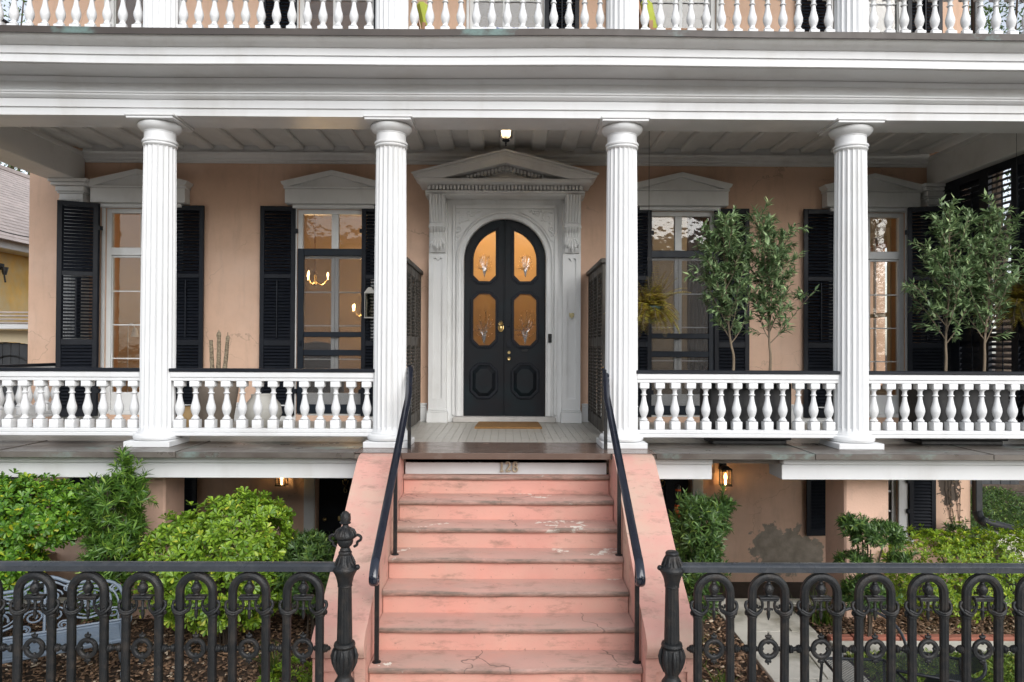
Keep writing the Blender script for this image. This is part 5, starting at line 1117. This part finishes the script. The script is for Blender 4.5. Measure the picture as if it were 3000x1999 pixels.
n = 9000; B = np.stack([rng.uniform(6.95, 9.2, n), rng.uniform(10.4, 13.2, n), rng.uniform(.1, .2, n)], 1); B[:, 2] += (B[:, 1]-10.4)*.06; a = rng.uniform(0, 6.28, n); D_ = np.stack([np.cos(a), np.sin(a), rng.uniform(.2, 1.2, n)], 1)
v, f = leafmesh(B, D_, np.tile([[0, 0, 1.]], (n, 1))+rng.normal(size=(n, 3))*.3, rng.uniform(.05, .09, n), rng.uniform(.02, .035, n), OBO); tag(mk('ground_cover', v, f, 'leaf_podo', None, 0), 'dark ivy ground cover in the side yard at far right', 'ground cover', None, 'stuff')
n = 260; B = np.stack([rng.uniform(.2, 1.05, n), rng.uniform(7.2, 9.0, n), np.full(n, 1.8545)], 1); a = rng.uniform(0, 6.28, n); D_ = np.stack([np.cos(a), np.sin(a), np.zeros(n)], 1)
v, f = leafmesh(B, D_, np.tile([[0, 0, 1.]], (n, 1)), rng.uniform(.006, .02, n), rng.uniform(.005, .01, n), OBO); tag(mk('fallen_leaf_bits', v, f, 'dead_leaf', None, 0), 'tiny dead leaf bits scattered on porch floor by the door', 'leaf litter', None, 'stuff')

# ================================================================= GARDEN FURNITURE
T = thing('garden_bench', 'blue-grey ornate cast iron bench behind the left fence', 'bench', (-3.86, 5.98, 0), rz=R(30), local=True)
m = M(); L_ = .60
m.box(-L_, L_, -.26, -.225, .405, .44, .008).box(-L_, L_, .19, .22, .405, .435, .008).box(-L_, -L_+.035, -.225, .19, .405, .437, .006).box(L_-.035, L_, -.225, .19, .405, .437, .006); m.obj('seat_frame', 'bench_paint', T)
sm = M(); sm.box(-L_+.036, L_-.036, -.0125, .0125, -.006, .006, .003); s0 = None
for i in range(11):
    c = (0, -.205+.038*i, .428-.0015*i)
    if s0 is None: s0 = sm.obj('seat_slat', 'bench_paint', T, origin=(0, 0, 0)); place(s0, c, T)
    else: inst(s0, c, T)
m = M()      # scrolled back
def bk(u, v): return (u, .215+.16*v, .43+.46*v)
top = [(-.60, .10), (-.60, .45), (-.52, .70), (-.36, .78), (-.20, .80), (-.08, .92), (0, .96), (.08, .92), (.20, .80), (.36, .78), (.52, .70), (.60, .45), (.60, .10)]
m.tube(smoothline([bk(u, v) for u, v in top], 4), .016, 8, upv=(0, 1, 0)); m.tube(smoothline([bk(u*.93, v-.07) for u, v in top], 4), .009, 6, upv=(0, 1, 0)); BK = m.obj('back_frame', 'bench_paint', T, 50)
m = M()
for s in (-1, 1):
    m.tube([bk(s*(.33+.17*math.cos(t)), .42+.27*math.sin(t)) for t in np.linspace(0, 6.28, 22)], .010, 6, upv=(0, 1, 0)); m.tube([bk(s*(.33+.13*math.cos(t)), .42+.21*math.sin(t)) for t in np.linspace(0, 6.28, 22)], .006, 6, upv=(0, 1, 0))
    for k in range(9):
        a = 6.28*k/9; pts = [bk(s*(.33+q*.11*math.cos(a+1.2*q)), .42+q*.18*math.sin(a+1.2*q)) for q in (.15, .4, .7, 1)]; m.tube(pts, [.012, .010, .008, .010], 5, upv=(0, 1, 0))
    for (cu, cv, r_) in ((.06, .62, .07), (.08, .30, .08), (.52, .18, .06), (.14, .10, .05), (.53, .60, .05), (.17, .72, .04)):
        m.tube([bk(s*(cu+r_*(1-.04*i)*math.cos(.55*i)), cv+1.6*r_*(1-.04*i)*math.sin(.55*i)) for i in range(20)], .008, 5, upv=(0, 1, 0))
m.tube([bk(-.6, .03), bk(.6, .03)], .012, 6); m.tube([bk(0, .05), bk(0, .5), bk(0, .9)], .012, 6, upv=(0, 1, 0)); m.obj('back_scrollwork', 'bench_paint', T, 50)
for s in (-1, 1):
    m = M(); m.tube(smoothline([(s*.60, .25, .66), (s*.62, .05, .68), (s*.63, -.16, .66), (s*.63, -.27, .61), (s*.62, -.25, .56), (s*.61, -.21, .58)], 4), .017, 8); m.tube(smoothline([(s*.61, -.20, .62), (s*.61, -.13, .54), (s*.60, -.21, .43)], 4), .013, 6)
    for k in range(3): m.tube([(s*.61, -.02+.08*k+.045*math.cos(.6*i)*(1-.04*i), .54+.06*math.sin(.6*i)*(1-.04*i)) for i in range(16)], .008, 5)
    m.obj('armrest', 'bench_paint', T, 50)
    m = M(); m.tube(smoothline([(s*.58, -.24, .41), (s*.60, -.29, .30), (s*.58, -.23, .14), (s*.60, -.28, .02), (s*.60, -.32, .0)], 5), .018, 7); m.obj('leg', 'bench_paint', T, 50)
    m = M(); m.tube(smoothline([(s*.58, .20, .41), (s*.59, .22, .25), (s*.58, .27, .10), (s*.60, .36, .0)], 5), .018, 7); m.obj('leg', 'bench_paint', T, 50)
def mesh_chair(loc, rz, label, back, seatmat='chair_metal'):
    T = thing('patio_chair', label, 'chair', loc, 'dark mesh patio chairs', rz, True); hwid, z = .24, .43
    m = M(); m.tube([(-hwid, -.23, z), (hwid, -.23, z), (hwid, .23, z), (-hwid, .23, z)], .013, 8, closed=True); m.obj('seat_frame', 'chair_metal', T, 50)
    def net(P, n=17):
        m = M()
        for i in range(-n, n*2):
            for sg in (1, -1):
                u0, u1 = i/n, i/n+1; a, b = max(0, u0), min(1, u1)
                if a >= b: continue
                p, q = (a, a-u0), (b, b-u0)
                if sg < 0: p, q = (p[0], 1-p[1]), (q[0], 1-q[1])
                m.tube([P(*p), P(*q)], .0022, 3)
        return m
    net(lambda u, v: (-hwid+2*hwid*u, -.23+.46*v, z-.002)).obj('seat_mesh', seatmat, T, 0)
    for sx in (-1, 1):
        for sy in (-1, 1): M().tube([(sx*hwid, sy*.23, z), (sx*(hwid+.02), sy*.26, 0)], .011, 7).obj('leg', 'chair_metal', T, 50)
    if back:
        zt = z+back; m = M(); m.tube(smoothline([(hwid, -.23, z), (hwid+.10, -.22, zt-.06), (hwid+.13, -.15, zt), (hwid+.13, .15, zt), (hwid+.10, .22, zt-.06), (hwid, .23, z)], 5), .013, 8); m.obj('back_frame', 'chair_metal', T, 50)
        net(lambda u, v: (hwid+.12*v, -.2+.4*u, z+.03+(back-.03)*v)).obj('back_mesh', seatmat, T, 0)
mesh_chair((2.76, 5.46, 0), R(-4), 'open mesh metal patio chair seat low behind the right fence by the path', 0); mesh_chair((3.28, 5.55, .02), R(-28), 'navy black mesh patio chair beside the lawn behind right fence', .12)
T = thing('patio_table', 'low round dark metal table at the bottom right behind the fence', 'table', (3.42, 5.28, 0))
m = M(); m.lathe([(.02, .36), (.26, .36), (.275, .372), (.26, .384), (.02, .384)], (3.42, 5.28, 0), 28); m.obj('table_top', 'navy_paint', T, 45)
for k in range(4): a = .5+1.57*k; M().tube([(3.42+.2*math.cos(a), 5.28+.2*math.sin(a), .36), (3.42+.24*math.cos(a), 5.28+.24*math.sin(a), 0)], .011, 7).obj('leg', 'chair_metal', T, 50)
m = M(); m.tube(smoothline([(3.1, 6.55, .03), (3.16, 6.75, .34), (3.30, 6.78, .44), (3.52, 6.66, .42), (3.62, 6.5, .3), (3.66, 6.42, .02)], 6), .014, 7); tag(m.obj('metal_hoop', 'chair_metal', None, 50), 'curved black metal hoop standing at the edge of the cross path', 'hoop')
T = thing('garden_tool', 'upright black tool with orange band beside shrub right of the steps', 'tool', (2.28, 9.45, -.43)); M().lathe([(.03, -.43), (.03, .93), (.035, .95), (.035, 1.08), (.02, 1.10)], (2.28, 9.45, 0), 12).obj('handle', 'rubber', T, 45); M().lathe([(.038, 1.02), (.038, 1.045)], (2.28, 9.45, 0), 12).obj('band', 'orange', T, 45); M().lathe([(.045, .55), (.05, .62), (.05, .80), (.04, .84)], (2.28, 9.45, 0), 12).obj('sleeve', 'orange', T, 45)

# ================================================================= SIDE YARD, RIGHT
T = thing('drain_pipe', 'black downspout ending in a corrugated hose at the right house corner', 'pipe', (6.8, 10.25, .2)); M().box(6.70, 6.80, 10.12, 10.22, .55, 9.9, .01).obj('downspout', 'rubber', T)
p = smoothline([(6.75, 10.17, .60), (6.77, 10.14, .50), (6.84, 10.08, .45), (7.05, 9.95, .40), (7.5, 9.6, .28), (8.1, 9.1, .18)], 16); m = M(); m.tube(p, [.062+.006*(k % 2) for k in range(len(p))], 12); m.obj('hose', 'rubber', T, 60)
for i, (x0, x1, y0, y1, z) in enumerate(((6.72, 7.6, 9.75, 10.1, .34), (6.72, 7.8, 9.40, 9.74, .22), (6.72, 8.0, 9.0, 9.39, .12))):
    tag(M().box(x0, x1, y0, y1, -.05, z, .03).obj('stone_step', 'stone'), ['topmost mossy stone step under the black hose', 'middle mossy stone step in the side yard', 'lowest pale stone step at right edge above hedge'][i], 'stone step', 'side yard steps')
T = thing('side_fence', 'dark board fence at the back of the side yard', 'fence', (9.2, 13.4, 0)); bd = None
for i in range(16):
    if bd is None: bd = M().box(-.085, .085, -.012, .012, 0, 1.9, .004).obj('board', 'gate_wood', T, origin=(0, 0, 0)); place(bd, (6.9+.18*i, 13.4, .35), T)
    else: inst(bd, (6.9+.18*i, 13.4, .35), T)
M().box(6.8, 9.9, 13.3, 13.38, .25, .38, .01).obj('gravel_board', 'dark_bark', T)

# ================================================================= LEFT NEIGHBOUR
T = thing('neighbour_house', 'yellow stucco house with grey shingle roof at the far left', 'house', (-14, 20, 0)); M().box(-18.5, -12.04, 12.6, 28, -.1, 5.2).obj('wall', 'yellow_stucco', T, 0)
M().box(-12.04, -11.5, 12.3, 28.3, 5.14, 5.36, .01).obj('eave', 'white', T); nrow = 26; rw = None
sl_ = math.atan2(2.1, 2.85)
for i in range(nrow):
    t = i/nrow; c = (-11.4-4.0*t, 20.3, 5.36+2.94*t)
    if rw is None: rw = M().box(-.105, .105, -8.1, 8.1, 0, .02).obj('shingle_course', 'shingle', T, 0, origin=(0, 0, 0)); place(rw, c, T); rw.rotation_euler = (0, sl_-.06, 0)
    else: inst(rw, c, T, (0, sl_-.06, 0))
M().prism([(-11.5, 5.33), (-18.5, 5.33), (-15.4, 8.22)], 'y', 12.6, 28).obj('gable', 'cream', T, 0); M().box(-15.6, -15.25, 12.2, 28.4, 8.24, 8.36, .01).obj('ridge_cap', 'shingle', T)
m = M(); m.box(-12.04, -11.9, 16.75, 16.9, 4.7, 4.85, .01).lathe([(.04, 0), (.08, .17), (.075, .18)], (-11.83, 16.8, 4.58), 10).tube([(-11.93, 16.8, 4.78), (-11.83, 16.8, 4.73), (-11.8, 16.75, 4.55), (-11.74, 16.7, 4.4)], .02, 6); m.obj('floodlight', 'rubber', T, 45)
T = thing('gate_wall', 'cream wall with little shingled coping above the dark arched gate', 'wall', (-7.75, 11.5, 0))
ga = [(-8.58, -.03), (-8.58, 2.8)]+[(-8.04+.54*math.cos(R(a)), 2.8+.17*math.sin(R(a))) for a in range(165, 0, -15)]+[(-7.5, 2.8), (-7.5, -.03)]
M().prism([(-12.0, -.03), (-12.0, 3.16), (-6.86, 3.16), (-6.86, -.03), (-7.5, -.03), (-7.5, 2.8)]+[(-8.04+.54*math.cos(R(a)), 2.8+.17*math.sin(R(a))) for a in range(15, 180, 15)]+[(-8.58, 2.8), (-8.58, -.03)], 'y', 11.5, 11.75).obj('wall_body', 'cream', T, 0)
for i in range(4): M().box(-12.0, -6.86, 11.18+.11*i, 11.32+.11*i, 3.26+.06*i, 3.28+.06*i).obj('shingle_course', 'shingle', T, 0)
M().box(-12.0, -6.86, 11.20, 11.49, 3.17, 3.255, .008).obj('coping_fascia', 'white', T)
T = thing('arched_gate', 'dark arched plank gate left of the house', 'gate', (-8.04, 11.6, 0))
for i in range(8):
    x0 = -8.575+.134*i; zt = 2.8+.17*math.sqrt(max(0, 1-((x0+.067+8.04)/.54)**2)); M().box(x0+.003, x0+.131, 11.58, 11.62, .0, zt-.012, .004).obj('plank', 'gate_wood', T)
M().tube([(-8.04+.40*math.cos(R(a)), 11.57, 2.42+.33*math.sin(R(a))) for a in range(0, 181, 15)], .014, 6).obj('iron_arch', 'iron', T, 50)
m = M(); m.tube(smoothline([(-16, 18, 7.0), (-10.5, 14.6, 5.3), (-6.85, 11.2, 4.55)], 8), .013, 6); tag(m.obj('overhead_cable', 'rubber', None, 50), 'thin black cable sagging past the left neighbour roof', 'cable')

# ================================================================= UPPER PORCH THINGS
def lounge(x, y, s, label):
    T = thing('porch_chair', label, 'chair', (x, y, DECK), 'teak chairs on the upper porch'); z = DECK+.005
    for a in (-.30, .30):
        for b in (-.30, .30): M().box(x+a-.025, x+a+.025, y+b-.025, y+b+.025, z, z+(.72 if s*a < 0 else .58), .005).obj('leg', 'teak', T)
    m = M(); m.box(x-.3, x+.3, y-.3, y+.3, z+.30, z+.35, .006).box(x-.32, x+.32, y-.35, y-.28, z+.585, z+.615, .006).box(x-.32, x+.32, y+.28, y+.35, z+.585, z+.615, .006); m.obj('seat_frame', 'teak', T)
    k = M(); k.box(x-.27, x+.27, y-.27, y+.27, z+.355, z+.47, .03); k.obj('seat_cushion', 'lime_fabric', T, 60)
    k = M(); k.box(-.07, .07, -.26, .26, 0, .56, .045); k.xf(lambda p: Vector((x-s*(.22+.22*p.z)+p.x, y+p.y, z+.46+p.z))); k.obj('back_cushion', 'lime_fabric', T, 60)
    k = M(); k.box(-.015, .015, -.28, .28, 0, .62, .004); k.xf(lambda p: Vector((x-s*(.31+.22*p.z)+p.x, y+p.y, z+.36+p.z))); k.obj('backrest', 'teak', T)
lounge(-.72, 8.85, 1, 'teak upper porch chair with lime cushion just right of second column'); lounge(2.0, 8.75, 1, 'teak upper porch chair with lime cushion right of the third column')
T = thing('cloth_table', 'low table under white and blue cloth on the upper porch', 'table', (.05, 9.1, DECK)); M().box(-.38, .45, 8.8, 9.4, DECK+.66, DECK+.70, .01).obj('table_top', 'teak', T); M().box(-.40, .47, 8.78, 9.42, DECK+.703, DECK+.80, .03).obj('cloth', 'white_fabric', T, 60)
for a in (-.33, .40):
    for b in (8.85, 9.35): M().box(a-.02, a+.02, b-.02, b+.02, DECK+.003, DECK+.66, .004).obj('leg', 'teak', T)

# ================================================================= ROOMS: LIT LAMPS AND FURNITURE
def chandelier(x, y, z, n, zc, e, label, r=.22):
    T = thing('chandelier', label, 'chandelier', (x, y, z), 'lit chandeliers indoors'); m = M(); m.lathe([(.01, z-.12), (.04, z-.08), (.02, z-.03), (.035, z+.03), (.012, z+.10), (.008, zc)], (x, y, 0), 10)
    for k in range(n): a = 6.28*k/n+.3; m.tube(smoothline([(x, y, z-.03), (x+r*.5*math.cos(a), y+r*.5*math.sin(a), z-.10), (x+r*math.cos(a), y+r*math.sin(a), z)], 4), .006, 5)
    m.obj('frame', 'brass', T, 50)
    for k in range(n): a = 6.28*k/n+.3; M().lathe([(.008, z), (.010, z+.05), (.016, z+.065), (.020, z+.09), (.010, z+.12), (.002, z+.135)], (x+r*math.cos(a), y+r*math.sin(a), 0), 8).obj('bulb', 'bulb_warm', T, 60)
    lamp_light('chandelier_light', (x, y, z+.02), e, (1, .66, .34), .15, T)
chandelier(-3.38, 12.5, 4.10, 3, 5.6, 45, 'small lit chandelier seen through the second window upper left'); chandelier(-2.75, 13.6, 3.60, 5, 5.6, 45, 'lower lit chandelier seen through right side of second window')
chandelier(-.03, 11.9, 5.0, 6, 5.6, 110, 'bright hall chandelier glowing behind the front door glass', .28); chandelier(-3.2, 12.2, 8.3, 4, 9.7, 30, 'lit chandelier in the upper room behind the upper left window'); chandelier(3.6, 13.2, 4.3, 4, 5.6, 25, 'dim chandelier in the right room behind the olive trees')
T = thing('reading_lamp', 'white bent-arm reading lamp behind the far left window', 'lamp', (-6.0, 11.3, 1.95)); m = M(); m.lathe([(.14, 1.95), (.14, 1.97), (.012, 1.98), (.010, 3.1)], (-6.0, 11.3, 0), 14).tube(smoothline([(-6.0, 11.3, 3.08), (-5.98, 11.28, 3.24), (-5.90, 11.25, 3.26), (-5.85, 11.22, 3.18)], 5), .01, 6); m.obj('stand', 'white', T, 50); M().lathe([(.02, 3.20), (.035, 3.17), (.06, 3.06), (.055, 3.06)], (-5.85, 11.22, 0), 14).obj('lamp_shade', 'white', T, 50)
T = thing('armchair', 'dark rounded armchair inside the second window', 'armchair', (-3.05, 11.6, 1.95)); M().box(-3.4, -2.7, 11.3, 11.9, 2.0, 2.42, .06).obj('seat', 'armchair_cloth', T, 60); m = M(); m.lathe([(.05, 2.40), (.3, 2.44), (.36, 2.65), (.33, 2.86), (.2, 2.97), (.02, 3.0)], (-3.05, 11.45, 0), 18, 'z', 1, .35); m.obj('backrest', 'armchair_cloth', T, 60)
for i, (x, lab) in enumerate(((2.47, 'sheer curtain pair inside third window'),)):
    T = thing('curtain', lab, 'curtain', (x, 10.75, 2.0), None)
    for s in (-1, 1):
        pts = [(x+s*.62-s*.36*k/24, 10.75+.025*math.sin(k*1.6)) for k in range(25)]; pl = pts+[(a, b+.006) for a, b in reversed(pts)]; M().prism(pl, 'z', 1.97, 5.2).obj('drape', 'white_fabric' if False else 'room_wall', T, 60)

# ================================================================= TREES
def tree(x, y, h, cr, cz, n, label, seed, leaf=.16, name='broadleaf_tree', mat='leaf_tree'):
    rd = random.Random(seed); T = thing(name, label, 'tree', (x, y, 0), 'trees around the house'); m = M(); tr = smoothline([(x, y, -.1), (x+.15, y, h*.3), (x-.1, y+.1, h*.6)], 6); m.tube(tr, [.24-.008*k for k in range(len(tr))], 9); P_ = []
    for i in range(16):
        a = rd.uniform(0, 6.28); e = rd.uniform(-.2, 1.2); L = cr*rd.uniform(.7, 1.1); c = Vector((x, y, cz)); q = c+Vector((math.cos(a)*math.cos(e)*L, math.sin(a)*math.cos(e)*L, math.sin(e)*L*.8)); b = tr[rd.randrange(6, len(tr))]; li = smoothline([b, (b+q)/2+Vector((rd.uniform(-.3, .3), rd.uniform(-.3, .3), rd.uniform(0, .5))), q], 5); m.tube(li, [.09*(1-.085*k) for k in range(len(li))], 6)
        for p in li[3:]:
            for _ in range(4): P_.append(p+Vector((rd.gauss(0, 1), rd.gauss(0, 1), rd.gauss(0, 1)))*cr*.16)
    m.obj('trunk', 'dark_bark', T, 50); C_ = np.array([tuple(p) for p in P_]); k = len(C_); idx = rng.integers(0, k, n); B = C_[idx]+rng.normal(size=(n, 3))*cr*.085; D_ = rng.normal(size=(n, 3))+np.array([0, 0, -.3]); l = leaf*rng.uniform(.6, 1.1, n)
    v, f = leafmesh(B, D_, rng.normal(size=(n, 3))+np.array([0, 0, 1.]), l, l*.6, OBO); mk('crown', v, f, mat, T, 0)
tree(-20.5, 29, 12, 4.6, 14.6, 9000, 'leafy tree against the sky above the left neighbour roof', 2); tree(14.6, 21, 12, 3.6, 12.6, 8000, 'dark leafy tree beyond the upper porch at top right', 5)
tree(-7.5, -15, 6, 3.4, 5.0, 7000, 'street tree across the road, mirrored in the left window panes', 11, .26); tree(5.5, -16, 6.5, 3.6, 5.2, 7000, 'street tree across the road, mirrored in the right window panes', 12, .26)
T = thing('opposite_house', 'pale clapboard house across the road, mirrored in the door glass', 'house', (0, -20, 0)); M().box(-14, 14, -26, -20.1, -.1, 7.5).obj('wall', 'concrete', T, 0); cb = None
for i in range(34):
    if cb is None: cb = M().box(-14, 14, -.012, .012, 0, .235).obj('clapboard', 'white_trim', T, 0, origin=(0, 0, 0)); place(cb, (0, -20.05, .2), T); cb.rotation_euler = (R(5), 0, 0)
    else: inst(cb, (0, -20.05, .2+.215*i), T, (R(5), 0, 0))
M().prism([(-26.5, 7.5), (-19.6, 7.5), (-23, 10)], 'x', -14.5, 14.5).obj('roof', 'shingle', T, 0)
for i in range(7): 
    for z in (1.2, 4.6): M().box(-11.6+3.6*i, -10.6+3.6*i, -20.03, -19.96, z, z+1.9).obj('window', 'navy_paint', T, 0)
